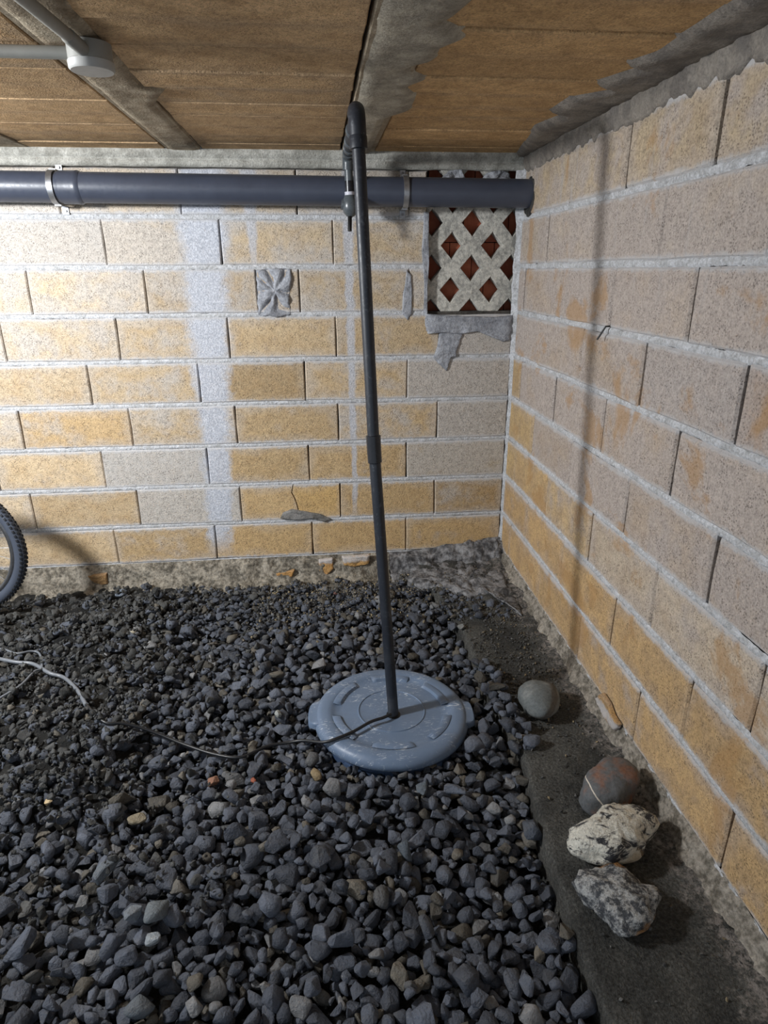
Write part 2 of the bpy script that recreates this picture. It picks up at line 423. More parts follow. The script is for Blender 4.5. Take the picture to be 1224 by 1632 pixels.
# concrete band between the top course and the ceiling, with the timber-marked lip
n = 240; V = []; Fc = []
prof = [(1.788, -.02), (1.79, .006), (1.812, .010), (1.818, .003), (1.822, .012), (1.846, .020), (1.862, .016)]
for i in range(n+1):
    x = XL+(0.05-XL)*i/n
    for (z, d) in prof: V.append((x, -(d+.004*fb(x*9, z*30, 3)), z+.003*fb(x*7, z*11, 5)))
for i in range(n):
    for q in range(len(prof)-1): k = i*len(prof)+q; Fc.append((k, k+1, k+1+len(prof), k+len(prof)))
mesh('concrete_band', V, Fc, M['band'], wb, smooth=True, label='rough grey concrete band under the ceiling')
# mortar on the back wall
def wpts(px): return [tuple(ony(q, 0.)[[0, 2]]) for q in px]
def star_folds(x, z):
    cx, cz = -1.118, 1.31; a = math.atan2(z-cz, x-cx); r = math.hypot(x-cx, z-cz)
    return .017*(abs(math.sin(a*3.5+.6+1.5*n3(r*12, a)))-.5)*min(1, r/.03)-.004
smear('mortar_patch', wpts([(408, 430), (432, 428), (463, 429), (466, 445), (461, 470), (463, 502), (440, 505), (412, 503), (410, 470)]), PB, M['mortar_grey'], wb, .012, .003, 40, dens=90, folds=star_folds, label='crumpled grey mortar square plugging a hole')
smear('mortar_patch', wpts([(648, 430), (655, 437), (657, 460), (656, 500), (650, 510), (641, 500), (642, 470), (646, 450)]), PB, M['mortar_grey'], wb, .008, .003, seed=4)
smear('mortar_patch', wpts([(446, 826), (452, 816), (466, 811), (490, 815), (512, 819), (528, 827), (520, 831), (500, 825), (470, 828)]), PB, M['mortar_dark'], wb, .012, .004, seed=9)
smear('mortar_patch', wpts([(678, 500), (720, 503), (790, 505), (818, 502), (812, 540), (802, 545), (792, 532), (760, 528), (735, 532), (705, 530), (682, 532), (677, 520)]), PB, M['mortar_grey'], wb, .016, .006, seed=2, dens=84, label='smeared grey mortar sill under the vent grille')
smear('mortar_patch', wpts([(700, 528), (738, 530), (733, 545), (727, 560), (728, 568), (718, 570), (712, 592), (700, 580), (690, 570), (696, 555)]), PB, M['mortar_grey'], wb, .011, .006, seed=12)
smear('mortar_patch', wpts([(676, 335), (684, 338), (683, 380), (684, 420), (681, 460), (681, 503), (675, 500), (676, 450), (672, 400)]), PB, M['mortar_grey'], wb, .006, .004, seed=15)
# mortar run filling the inner corner
n = 150; V = []; Fc = []
for i in range(n+1):
    z = .03+(1.80-.03)*i/n
    a = .016+.010*fb(z*9, 1.3)+.022*max(0, min(1, (z-.95)*4))*(.6+.4*fb(z*5, 8)); b = .012+.006*fb(z*11, 4.4)
    if z < .55: a *= .8
    for (x, y) in ((-a, .004), (-a*.75, -.004), (-a*.35, -b*.5), (-.006, -b), (.004, -b*1.25)):
        V.append((x+.003*n3(z*40, x*90), y+.003*n3(z*37, y*90+5), z))
for i in range(n):
    for q in range(4): k = i*5+q; Fc.append((k, k+1, k+6, k+5))
mesh('mortar_run', V, Fc, M['mortar'], wb, smooth=True)

# ------------------------------------------------------------------ vent grille with red bricks behind
vent = empty('vent_grille', (-.22, .02, 1.22), label='pale concrete lattice vent with diamond openings beside the corner', cat='vent')
c0 = ony((751, 427), .03); CWd, CHt = .0925, .0945; HX, HZ = .0495, .0555
bm = bmesh.new()
for i in range(-3, 4):
    for j in range(-3, 6):
        if (i+j) % 2: continue
        cx, cz = c0[0]+i*CWd-vent.location.x, c0[2]+j*CHt-vent.location.z
        def dia(hx, hz, y): return [bm.verts.new((cx+a*hx, y-vent.location.y, cz+b*hz)) for a, b in ((-1, 0), (-.5, -.5), (0, -1), (.5, -.5), (1, 0), (.5, .5), (0, 1), (-.5, .5))]
        L_ = [dia(CWd, CHt, .028), dia(HX*1.07, HZ*1.07, .028), dia(HX, HZ, .034), dia(HX, HZ, .078), dia(CWd, CHt, .078)]
        for r in range(4):
            for q in range(8): bm.faces.new((L_[r][q], L_[r][(q+1) % 8], L_[r+1][(q+1) % 8], L_[r+1][q]))
bmesh.ops.remove_doubles(bm, verts=bm.verts[:], dist=1e-4)
for co, no in (((VX0, 0, 0), (-1, 0, 0)), ((VX1+.03, 0, 0), (1, 0, 0)), ((0, 0, VZ0), (0, 0, -1)), ((0, 0, VZ1), (0, 0, 1))):
    bmesh.ops.bisect_plane(bm, geom=bm.verts[:]+bm.edges[:]+bm.faces[:], plane_co=Vector(co)-vent.location, plane_no=no, clear_outer=True)
bmesh.ops.recalc_face_normals(bm, faces=bm.faces[:])
me = bpy.data.meshes.new('lattice'); bm.to_mesh(me); bm.free(); lat = link('lattice', me, M['grille'], vent)
bk = 0
for r in range(4):
    for q in range(5):
        x0 = VX0-.03+q*.105+(.045 if r % 2 else 0); z0 = VZ0-.02+r*.16
        x1 = min(x0+.101, VX1+.02); z1 = min(z0+.156, VZ1+.06)
        if x1-x0 < .02 or x0 > VX1: continue
        L = vent.location
        v_, f_ = box_data(x0-L.x, x1-L.x, .084-L.y+random.uniform(0, .004), .129-L.y, z0-L.z, z1-L.z)
        mesh('brick', v_, f_, M['terracotta'], vent)
for (px, ms) in (([(705, 282), (716, 272), (735, 270), (740, 284), (722, 290)], 3), ([(768, 286), (775, 276), (795, 270), (812, 276), (815, 288), (790, 290)], 5)):
    smear('mortar_lump', [tuple(ony(q, .03)[[0, 2]]-np.array([vent.location.x, vent.location.z])) for q in px], lambda a, b, d: (a, .03-vent.location.y-d, b), M['mortar_grey'], vent, .02, .012, seed=ms)

# ------------------------------------------------------------------ right wall
v, f = boxes([(.03, .25, YN, .03, -.35, 1.90)])
wr = mesh('wall_right', v, f, M['backing'], label='right wall of beige concrete blocks with damp stains', kind='structure')
s1 = [-.10, -.555, -1.01, -1.465, -1.925, -2.385, -2.845, -3.3]; s2 = [-.355, -.81, -1.267, -1.722, -2.18, -2.64, -3.1, -3.56]
sh = lambda L, d: [a+d for a in L]
rc = [(1.6, 1.815, s1), (1.4, 1.6, s2), (1.2, 1.4, s1), (1.0, 1.2, s2), (.8, 1.0, sh(s1, -.035)), (.6, .8, sh(s2, -.01)), (.4, .6, sh(s1, -.042)), (.2, .4, sh(s2, -.022)), (.0, .2, sh(s1, -.05))]
rtone = {(3, 3): ((166, 158, 150), .9), (3, 4): ((168, 146, 128), .6), (4, 0): ((180, 154, 116), .15), (5, 0): ((192, 164, 120), .15), (6, 0): ((192, 164, 120), .1), (6, 1): ((194, 164, 120), .1)}
for ci, (z0, z1, js) in enumerate(rc):
    edges = [-.002]+js+[YN]; low = ci/8
    for bi in range(len(edges)-1):
        y1, y0 = edges[bi], edges[bi+1]
        if y1-y0 < .03: continue
        if z1 > 1.7 and bi == 0: pass
        g = random.choice((.0045, .007)) if ci < 5 else .0035; ym = (y0+y1)/2
        if (ci, bi) in rtone: c, gr = rtone[(ci, bi)]
        else:
            r = random.uniform(-1, 1)
            if ci >= 7: c = np.array((192, 160, 116)); gr = .16+random.uniform(0, .15)
            elif ci == 6: c = np.array((196, 180, 160)) if bi > 2 else np.array((194, 168, 130)); gr = .35
            elif ci == 0: c = np.array((180, 162, 136)); gr = .42+random.uniform(-.1, .15)
            elif ci == 1: c = np.array((178, 164, 148)); gr = .58+random.uniform(-.1, .1)
            else: c = np.array((180, 164, 148)); gr = .56+random.uniform(-.15, .2)
            c = c*(1+.04*r)
        a0, a1, b0, b1 = y0+g, y1-g, z0+.008, z1-.008
        piece('block', block_poly(a0, a1, b0, b1, .003), PR, M['block_right'], wr, color=(*lin(c), min(max(gr, 0), 1)), proud=random.uniform(-.002, .003), tilt=(random.uniform(-.0015, .0015), 0), bev=.006)
for k in range(9):
    bed('mortar_bed', PR, YN, -.004, .2*k, .0105 if k else .007, M['mortar'], wr, 20+k)
# bead of rough mortar along the top of the right wall
n = 300; V = []; Fc = []; R_ = 7
for i in range(n+1):
    y = YN+(0.03-YN)*i/n; a = .032+.009*fb(y*7, 2.2)+.006*fb(y*30, 6)
    for q in range(R_):
        t = q/(R_-1)*math.pi/2
        jx = .008*fb(y*24, q*2.1, 3)
        V.append((-(a*math.cos(t)*.55+jx) if q < R_-1 else .006, y, 1.862-(a*2.2*math.sin(t)+.012)+.003*fb(y*26, q*1.3, 9)))
for i in range(n):
    for q in range(R_-1): k = i*R_+q; Fc.append((k, k+1, k+1+R_, k+R_))
mesh('mortar_bead', V, Fc, M['haunch'], wr, smooth=True, label='lumpy grey mortar bead between wall and ceiling')
# crumbling mortar skirt at the foot of the right wall
n = 260; V = []; Fc = []; prof = [(.004, .008), (-.006, -.004), (-.012, -.02), (-.02, -.04), (-.034, -.062), (-.05, -.085)]
for i in range(n+1):
    y = YN+(-.02-YN)*i/n
    s = 1+.7*fb(y*5, 3.3)
    for q, (x, z) in enumerate(prof):
        V.append((x*s*.8+.013*fb(y*22, q*1.9, 1)*(q > 0)+(.012 if fb(y*3, 9) > .35 and q > 1 else 0), y, z+.011*fb(y*20, q*2.3, 7)+(0.02*max(0, (y+.35)/.35) if q > 2 else 0)))
for i in range(n):
    for q in range(len(prof)-1): k = i*len(prof)+q; Fc.append((k, k+1, k+1+len(prof), k+len(prof)))
mesh('mortar_skirt', V, Fc, M['skirt'], wr, smooth=True, label='crumbling mortar strip along the wall foot')
for px in ([(958, 1105), (968, 1120), (975, 1140), (985, 1155), (978, 1165), (965, 1150), (955, 1128), (948, 1112)], [(808, 935), (820, 955), (830, 975), (826, 978), (812, 955), (804, 935)]):
    P_ = [tuple(onx(q, -.02)[[1, 2]]) for q in px]
    o = smear('brick_fragment', P_, PR, M['block_right'], wr, .006, .006, seed=3, base=.016); o.color = (*lin((176, 140, 92)), .1)
smear('pipe_gap_shade', [(-.088+.074*math.cos(a)+.006*math.sin(5*a), 1.688+.078*math.sin(a)-.012) for a in [2*math.pi*i/20 for i in range(20)]], PR, M['hole'], wr, .004, .003, seed=31, dens=80)  # dark disc standing in for the shaded gap around the pipe
# rusty nail in the joint
a, b = onx((966, 541), 0), onx((971, 520), 0)
tube('nail', [(0.01, b[1], b[2]), (-.012, b[1]-.002, b[2]), (-.03, a[1], a[2])], .003, M['black'], wr, 8)

# ------------------------------------------------------------------ ceiling
v, f = boxes([(XL, .25, YN, .22, ZC+.025, ZC+.16)])
ce = mesh('ceiling', v, f, M['backing'], label='low ceiling of brownish slab blocks between concrete joists', kind='structure')
rows = [0.02, -.14, -.298, -.47, -.642, -.802, -.973, -1.124, -1.313, -1.479]
while rows[-1] > YN: rows.append(rows[-1]-.166)
bays = [(-3.64, -2.86), (-2.70, -2.19), (-2.045, -1.512), (-1.37, -.8005), (-.66, .03)]
for bi, (x0, x1) in enumerate(bays):
    for ri in range(len(rows)-1):
        y1, y0 = rows[ri], max(rows[ri+1], YN)
        off = random.uniform(-.006, .006) if bi != 3 else 0
        r = random.uniform(-1, 1); jg = random.choice((.0015, .002, .004, .006))
        c = np.array((204, 166, 118) if bi >= 4 else (206, 172, 130))*(1+.05*r); gr = .12+random.uniform(-.12, .2)-(.1 if bi == 4 else 0)
        piece('ceiling_block', block_poly(x0+.003, x1-.003, y0+jg+off, y1-.0018+off, .0022), PC, M['block_ceiling'], ce, depth=.05, bev=.003, proud=random.uniform(-.003, .003), color=(*lin(c), max(gr, 0)))
def strip(name, M3, left, right, mat, parent, thick, rough, seed, nu=10, **k):
    """a plastered band between two polylines a(b)"""
    bs = np.linspace(left[0][1], left[-1][1], 200); V = []; Fc = []
    xl = np.interp(-bs, [-p[1] for p in left], [p[0] for p in left]) if left[0][1] > left[-1][1] else np.interp(bs, [p[1] for p in left], [p[0] for p in left])
    xr = np.interp(-bs, [-p[1] for p in right], [p[0] for p in right]) if right[0][1] > right[-1][1] else np.interp(bs, [p[1] for p in right], [p[0] for p in right])
    for i, b in enumerate(bs):
        for q in range(nu+1):
            t = q/nu; a = xl[i]*(1-t)+xr[i]*t
            e = min(1, 6*min(t, 1-t)); d = thick*e+rough*fb(a*11, b*11, seed)*e-(.006 if q in (0, nu) else 0)
            V.append(M3(a, b, d))
    for i in range(len(bs)-1):
        for q in range(nu): kk = i*(nu+1)+q; Fc.append((kk, kk+1, kk+nu+2, kk+nu+1))
    return mesh(name, V, Fc, mat, parent, smooth=True, **k)
for (x0, x1, m) in ((-2.858, -2.702, 'joist'), (-2.187, -2.047, 'joist'), (-1.508, -1.374, 'joist'), (-.794, -.66, 'joist')):
    P = [(x0, YN), (x1, YN), (x1, .02), (x0, .02)]
    piece('joist', P, PC, M[m], ce, depth=.05, bev=.003, proud=.002, label='grey concrete joist between ceiling blocks')
    tri = [(x0+.02, 0), (x1-.03, 0), (x1-.045, -.03), (x0+.045, -.02)]
def cpts(px): return sorted([tuple(onz(q, ZC)[:2]) for q in px], key=lambda p: p[1])
re_ = cpts([(758, 2), (729, 26), (703, 31), (729, 39), (755, 57), (709, 75), (699, 95), (663, 101), (660, 113), (686, 124), (654, 137), (670, 149), (660, 173), (618, 186), (604, 216)])
re_ = [(-.60, YN), (-.57, -3.0), (-.63, -2.6), (-.58, -2.1), (-.62, -1.8)]+re_+[(-.67, .0)]
le_ = [(-.795, YN), (-.795, .0)]
strip('plaster_patch', PC, le_, re_, M['ceil_plaster'], ce, .009, .003, 5, label='grey mortar smeared beside the joist with ragged edge')
hl = cpts([(1105, 40), (1072, 60), (1045, 80), (988, 99), (1023, 105), (945, 130), (975, 140), (905, 152), (870, 175), (900, 180), (850, 200), (832, 228)])
hl = [(-.2, YN), (-.16, -3.0), (-.22, -2.5), (-.15, -2.0)]+hl+[(-.05, .0)]
strip('plaster_haunch', PC, hl, [(.02, YN), (.02, .0)], M['haunch'], ce, .014, .005, 8, label='grey mortar haunch along the right wall')
pl = cpts([(125, 5), (130, 25), (150, 45), (165, 70), (205, 105), (225, 135), (270, 142), (250, 165), (300, 215)])
pl = [(-1.33, YN), (-1.30, -2.4), (-1.36, -2.0)]+pl+[(-1.372, .0)]
strip('plaster_patch', PC, [(-1.505, YN), (-1.505, .0)], [(max(min(x, -1.22), -1.385), y) for x, y in pl], M['joist'], ce, .006, .003, 11)

# ------------------------------------------------------------------ ground: levels and the concrete ledge
ledge_px = [(690, 940), (735, 1000), (752, 1040), (765, 1075), (800, 1130), (838, 1215), (852, 1280), (868, 1340), (905, 1450), (935, 1540), (970, 1632)]
LZ = -.065
LE = [tuple(onz(q, LZ)[:2]) for q in ledge_px]
LE = [(-.47, -.02), (-.45, -.18)]+LE+[(-.39, -2.6), (-.40, YN)]
LEy = np.array([-p[1] for p in LE]); LEx = np.array([p[0] for p in LE])
def ledge_x(y): return np.interp(-y, LEy, LEx)
LID = np.array([-.722, -1.222]); LIDR = .265; LIDZ = -.045
def target(x, y):
    """height of the gravel surface"""
    m = np.clip((-1.42-x)/.45, 0, 1); m = m*m*(3-2*m)*np.clip((y+1.75)/.5, 0, 1)*(1-.85*np.clip((y+.55)/.38, 0, 1))
    h = -.105+.10*m
    h = h+.025*np.clip((-1.5-y)/.6, 0, 1)*np.clip((-.9-x)/.5, 0, 1)
    h = h+m*(.022*np.sin(x*9+y*4)*np.sin(y*10-x*3)+.014*np.sin(x*21)*np.sin(y*19+1))
    h = h+.012*np.sin(x*5.1+1)*np.sin(y*6.3+.5)+.008*np.sin(x*13+2)*np.cos(y*11)
    d = np.hypot(x-LID[0], y-LID[1]); h = h+.006*np.exp(-(d/.34)**2)
    h = h-.05*np.exp(-(((x+1.50)/.14)**2+((y+.62)/.09)**2))-.045*np.exp(-(((x+1.45)/.08)**2+((y+1.55)/.13)**2))
    e = x-ledge_x(y); h = h-.022*np.exp(-(e/.13)**2)*np.clip((-y-.5)/.4, 0, 1)
    return h
gx = np.arange(XL, -.26, .016); gy = np.arange(YN, .03, .016)
V = []; Fc = []
for y in gy:
    for x in gx:
        dd = min(1, max(0, (-1.35-x)/.3)); V.append((x, y, float(target(x, y))-.040+.012*fb(x*9, y*9, 1)+(.008+.010*dd)*fb(x*32, y*32, 2)+dd*.028))
nx = len(gx)
for j in range(len(gy)-1):
    for i in range(nx-1): k = j*nx+i; Fc.append((k, k+1, k+1+nx, k+nx))
fl = mesh('floor', V, Fc, M['soil'], smooth=True, label='dark earth floor under the gravel', kind='structure')

# the ledge (footing) along the right wall
ys = np.arange(YN, -.0, .016); nu = 22; V = []; Fc = []
for y in ys:
    xe = float(ledge_x(y))+.006*fb(y*16, 1)+.004*fb(y*60, 3)
    dirt = max(0, min(1, (y+.75)/.35)); back = max(0, min(1, (y+.2)/.2))
    V.append((xe-.004, y, -.22)); V.append((xe+.003*fb(y*40, 7), y, LZ-.03)); V.append((xe+.004, y, LZ-.006))
    for q in range(nu+1):
        t = q/nu; x = xe+.010+(.03-xe-.010)*t
        z = LZ+.004*fb(x*20, y*20, 2)+.003*fb(x*70, y*70, 6)
        z += max(0, (x+.11)/.11)*.012*(1+fb(x*24, y*24, 9))            # dust against the wall
        z += dirt*(.012*fb(x*14, y*14, 4)+.01*t)+back*.03*(1+.6*fb(x*12, y*12, 8))
        V.append((x, y, z))
m = nu+4
for j in range(len(ys)-1):
    for q in range(m-1): k = j*m+q; Fc.append((k, k+1, k+1+m, k+m))
le = mesh('footing_ledge', V, Fc, M['ledge'], smooth=True, label='dark concrete footing ledge along the right wall', kind='structure')

# lumpy foundation at the foot of the back wall
def rubble(name, x0, x1, mat, seed, label, rise=0.):
    n = int((x1-x0)/.009); pr = [(.004, .006), (.012, -.004), (.03, -.02), (.042, -.045), (.05, -.07), (.07, -.09), (.11, -.105), (.15, -.13), (.17, -.2)]
    ts = np.linspace(0, len(pr)-1, 24); prof = [(np.interp(t, range(len(pr)), [p[0] for p in pr]), np.interp(t, range(len(pr)), [p[1] for p in pr])) for t in ts]
    V = []; Fc = []; k0 = len(prof)
    for i in range(n+1):
        x = x0+(x1-x0)*i/n; s = 1+.35*fb(x*4, seed); hl_ = rise*max(0, min(1, (x+.5)/.45))
        for q, (d, z) in enumerate(prof):
            a = min(1, q/4)*(1 if q < k0-2 else .4); y = d*s*(1+6*rise)
            lump = .022*fb(x*13, y*22+z*22, seed)+.012*abs(fb(x*38, y*45, z*45+seed))
            V.append((x+a*.006*fb(x*40, z*60, seed+9), -(y+a*lump), z+a*.018*fb(x*15, z*26, seed+5)+hl_*(1-q/k0)*(1+.5*fb(x*15, q*.4, 2))))
    for i in range(n):
        for q in range(k0-1): k = i*k0+q; Fc.append((k, k+1, k+1+k0, k+k0))
    return mesh(name, V, Fc, mat, wb, smooth=True, label=label)
rubble('foundation_mortar', XL, -.60, M['rubble'], 3.3, 'lumpy tan mortar foundation under the back wall')
rubble('foundation_mortar', -.60, .02, M['rubble_grey'], 8.1, 'dark lumpy mortar heap in the corner', .055)
P_ = [tuple(onz(q, -.055)[:2]) for q in [(650, 925), (655, 900), (700, 893), (750, 885), (795, 893), (812, 930), (835, 982), (822, 975), (792, 945), (745, 950), (705, 935), (670, 932)]]
smear('mortar_spill', P_, lambda a, b, d: (a, b, -.075+d), M['rubble_grey'], le, .030, .020, 24, dens=96, seed=21, label='rough grey mortar spill in the corner')
for (px, c) in (([(508, 893), (530, 890), (532, 905), (520, 918), (508, 910)], (184, 140, 84)), ([(545, 888), (590, 884), (588, 898), (565, 903), (548, 900)], (186, 146, 92)), ([(140, 918), (170, 914), (172, 930), (150, 934)], (150, 118, 80)), ([(440, 914), (470, 908), (466, 918), (442, 922)], (176, 132, 78))):
    P_ = [tuple(ony(q, -.05)[[0, 2]]) for q in px]
    o = smear('block_fragment', P_, PB, M['block_back'], wb, .015, .006, seed=7, base=.045); o.color = (*lin(c), 0)

# ------------------------------------------------------------------ gravel
def hull_stone(n, el, rs, bev=.09, rounded=False):
    bm = bmesh.new()
    for i in range(n):
        v_ = rs.normal(size=3); v_ /= np.linalg.norm(v_); v_ *= rs.uniform(.82, 1.08)
        bm.verts.new(v_*np.array(el))
    bmesh.ops.convex_hull(bm, input=bm.verts[:])
    for v_ in [v for v in bm.verts if not v.link_faces]: bm.verts.remove(v_)
    bmesh.ops.dissolve_limit(bm, angle_limit=math.radians(16), verts=bm.verts[:], edges=bm.edges[:])
    bmesh.ops.bevel(bm, geom=bm.edges[:], offset=bev, segments=2 if rounded else 1, affect='EDGES', clamp_overlap=True)
    bmesh.ops.triangulate(bm, faces=bm.faces[:])
    bmesh.ops.recalc_face_normals(bm, faces=bm.faces[:])
    me = bpy.data.meshes.new('gravel_stone'); bm.to_mesh(me); bm.free(); me.materials.append(M['stone'])
    return me
rs = np.random.default_rng(5)
PROTO = []; EL = []
for i in range(26):
    el = (1.0, rs.uniform(.62, .95), rs.uniform(.48, .8)); rounded = i % 6 == 0
    me = hull_stone(20 if rounded else int(rs.integers(12, 19)), el, rs, .16 if rounded else .12, rounded)
    me.polygons.foreach_set('use_smooth', [i % 2 == 0]*len(me.polygons))
    PROTO.append(me); EL.append(el)
PV = []; PF = []
for me in PROTO:
    a = np.empty(len(me.vertices)*3); me.vertices.foreach_get('co', a); PV.append(a.reshape(-1, 3))
    PF.append(np.array([p.vertices[:] for p in me.polygons]))
CELL = .008; GX0, GX1, GY0, GY1 = -3.0, -.02, -2.85, -.09
W_, H_ = int((GX1-GX0)/CELL), int((GY1-GY0)/CELL)
cx_ = GX0+(np.arange(W_)+.5)*CELL; cy_ = GY0+(np.arange(H_)+.5)*CELL
XX, YY = np.meshgrid(cx_, cy_)
T = target(XX, YY); HM = np.where(XX > ledge_x(YY)-.004, LZ, T-.03)
def hat(x, y):
    i = int(np.clip((x-GX0)/CELL, 0, W_-1)); j = int(np.clip((y-GY0)/CELL, 0, H_-1)); return HM[j, i]
def dirtness(x, y):
    """1 on the earthy heap at the left, smaller along the back wall"""
    d = np.clip((-1.5-x)/.25, 0, 1)*np.clip((y+1.62)/.2, 0, 1)
    return max(d*.84, float(np.clip((y+.32)/.2, 0, 1))*.45)
def on_gravel(px):
    z = -.05
    for _ in range(6):
        P = onz(px, z); z = .4*z+.6*(hat(P[0], P[1]) if GX0 < P[0] < GX1 and GY0 < P[1] < GY1 else float(target(P[0], P[1])))
    return onz(px, z)
stones = []
def place(x, y, r, pi, rotz, col, special=None, sink=.30, tiltamt=.5, zadd=0):
    el = EL[pi] if pi >= 0 else (1, .8, .6)
    R = max(int(r*.85/CELL), 1); i = int((x-GX0)/CELL); j = int((y-GY0)/CELL)
    j0, j1, i0, i1 = max(j-R, 0), min(j+R+1, H_), max(i-R, 0), min(i+R+1, W_)
    if j0 >= j1 or i0 >= i1: return None
    sx, sy = XX[j0:j1, i0:i1]-x, YY[j0:j1, i0:i1]-y
    q = (sx*sx+sy*sy)/(r*.85)**2; msk = q < 1
    if not msk.any(): return None
    sup = np.percentile(HM[j0:j1, i0:i1][msk], 65)
    z = sup+r*el[2]*(1-sink*2*.6)+zadd
    top = z+r*el[2]*np.sqrt(np.clip(1-q, 0, 1))*.9
    HM[j0:j1, i0:i1] = np.where(msk, np.maximum(HM[j0:j1, i0:i1], top), HM[j0:j1, i0:i1])
    tl = (rng.normal()*tiltamt*.5, rng.normal()*tiltamt*.5)
    s = dict(p=(x, y, z), r=r, pi=pi, rot=(tl[0], tl[1], rotz), col=col, special=special)
    stones.append(s); return s
def scol():
    b = rng.uniform(62, 100); k = rng.uniform()
    if k < .10: return (b*1.1, b*1.04, b*.94)
    if k < .16: return (b*1.35, b*1.35, b*1.36)
    return (b*.95, b, b*1.09+2)
tries = 0
while len(stones) < 7500 and tries < 220000:
    tries += 1
    x = rng.uniform(GX0+.03, GX1-.02); y = rng.uniform(GY0+.03, GY1-.02)
    u_, v_, _ = proj((x, y, -.08))
    if not (-150 < u_ < 1300 and v_ < 1790): continue
    onl = x > ledge_x(y)-.016
    if onl:
        if y < -.62:
            if not (-1.44 < y < -.95 and x < ledge_x(y)+.05 and rng.uniform() < .5): continue
        elif rng.uniform() < .80+.2*np.clip((x+.28)/.2, 0, 1): continue
    dl = math.hypot(x-LID[0], y-LID[1])
    if dl < LIDR-.015: continue
    d = dirtness(x, y)
    if rng.uniform() < d: continue
    r = float(np.clip(rng.lognormal(math.log(.0205), .34), .010, .042))
    if y > -.5: r *= .78
    h = hat(x, y)
    if onl:
        if h > LZ+(.001 if y > -.62 else .02): continue
        r *= .7 if y > -.62 else .9
    elif h > target(x, y)-.010: continue
    if dl < LIDR+.045:
        if h > LIDZ-.055: continue
        r = min(r, .02)
    place(x, y, r, int(rng.integers(0, 26)), rng.uniform(0, 6.28), scol())
# a few stones one can name: pixel, radius, colour, label
SP = [((500, 1240), .036, (146, 128, 98), 'tan rounded stone in the gravel below the lid rim', (1, .8, .6)),
      ((404, 1241), .016, (150, 84, 62), 'small orange brick chip lying left of the tan stone', None),
      ((338, 1250), .027, (140, 102, 82), 'reddish brown flat stone beside the orange chip', None),
      ((222, 1322), .034, (134, 124, 104), 'long beige block-shaped stone in the left gravel', None),
      ((211, 1009), .017, (214, 206, 186), 'bright white pebble on the dirt heap at left', None),
      ((443, 1141), .020, (150, 152, 148), 'pale grey pebble left of the lid handle', None),
      ((252, 1476), .046, (104, 110, 114), 'large smooth oval grey cobble in the lower left gravel', (1, .62, .55)),
      ((213, 1463), .028, (116, 122, 128), 'round flat grey pebble left of the oval cobble', None),
      ((172, 1400), .046, (98, 104, 110), 'big upright grey slab stone in the lower left gravel', None),
      ((192, 946), .045, (116, 124, 136), 'flat bluish slab lying near the back wall', None),
      ((64, 965), .034, (104, 112, 128), 'blue-grey angular stone near the bicycle tyre', None),
      ((228, 955), .018, (172, 140, 100), 'small tan chip beside the flat bluish slab', None),
      ((78, 1282), .015, (190, 168, 130), 'small cream pebble on the earthy heap', None),
      ((535, 948), .012, (146, 82, 68), 'tiny red brick chip near the back wall left of the pole', None),
      ((84, 942), .018, (150, 110, 80), 'small orange-brown pebble under the back wall by the tyre', None),
      ((848, 1330), .042, (66, 72, 82), 'large angular dark stone resting against the ledge', None),
      ((650, 1362), .038, (76, 84, 92), 'blocky dark stone in the hollow below the lid', None),
      ((673, 1266), .031, (88, 96, 104), 'rounded grey stone just below the lid rim', None),
      ((515, 1035), .036, (72, 78, 88), 'large dark stone behind the lid, left of the pole', None),
      ((586, 1305), .036, (72, 78, 90), 'chunky dark blue stone below the lid', None),
      ((245, 1510), .024, (150, 156, 160), 'pale grey flat chip beneath the oval cobble', None),
      ((70, 1112), .035, (92, 90, 86), 'grey lump under the cable loop on the dirt heap', None),
      ((70, 1155), .030, (66, 64, 62), 'dark earthy lump below the cable loop', None),
      ((225, 1600), .04, (92, 98, 104), 'smooth grey stone at the lower left foreground', (1, .75, .6)),
      ((735, 1002), .026, (116, 116, 114), 'pale grey stone near the end of the ledge', None)]
for (px, r, c, lab, el) in SP:
    P = on_gravel(px)
    if not (GX0 < P[0] < GX1): continue
    place(float(P[0]), float(P[1]), r, {None: int(rng.integers(1, 26))}.get(el, 8), rng.uniform(0, 3), c, lab, .35, .3)

# who becomes an object: the special ones and the 300 that show largest
def vis(s):
    x, y, z = s['p']; u, v_, dpt = proj(s['p'])
    if not (-20 < u < 1244 and 600 < v_ < 1652): return 0
    el = EL[s['pi']]
    if hat(x, y) > z+s['r']*el[2]+.004: return 0
    if math.hypot(x-LID[0], y-LID[1]) < LIDR+.005: return 0
    return s['r']/dpt
order = sorted([s for s in stones if not s['special']], key=vis, reverse=True)[:300]
chosen = set(id(s) for s in order)
def region(s):
    u, v_, _ = proj(s['p']); c = s['col']; m = sum(c)/3
    look = ('small ' if s['r'] < .026 else 'large ' if s['r'] > .036 else '')+('rounded ' if s['pi'] % 6 == 0 else 'flat angular ' if EL[s['pi']][2] < .6 else 'angular ')
    look += 'brownish grey' if c[0] > c[2] else 'pale grey' if m > 98 else 'mid grey' if m > 82 else 'dark grey'
    if v_ > 1450: w_ = 'in the near left foreground' if u < 300 else 'in the middle of the near foreground' if u < 650 else 'in the near foreground beside the ledge'
    elif v_ > 1225: w_ = 'at left below the cable' if u < 420 else 'just below the round lid' if u < 700 else 'between lid and concrete ledge'
    else: w_ = 'left of the round lid' if u < 610 else 'right of the pole behind the lid'
    return look+' gravel stone '+w_, w_
rest = []
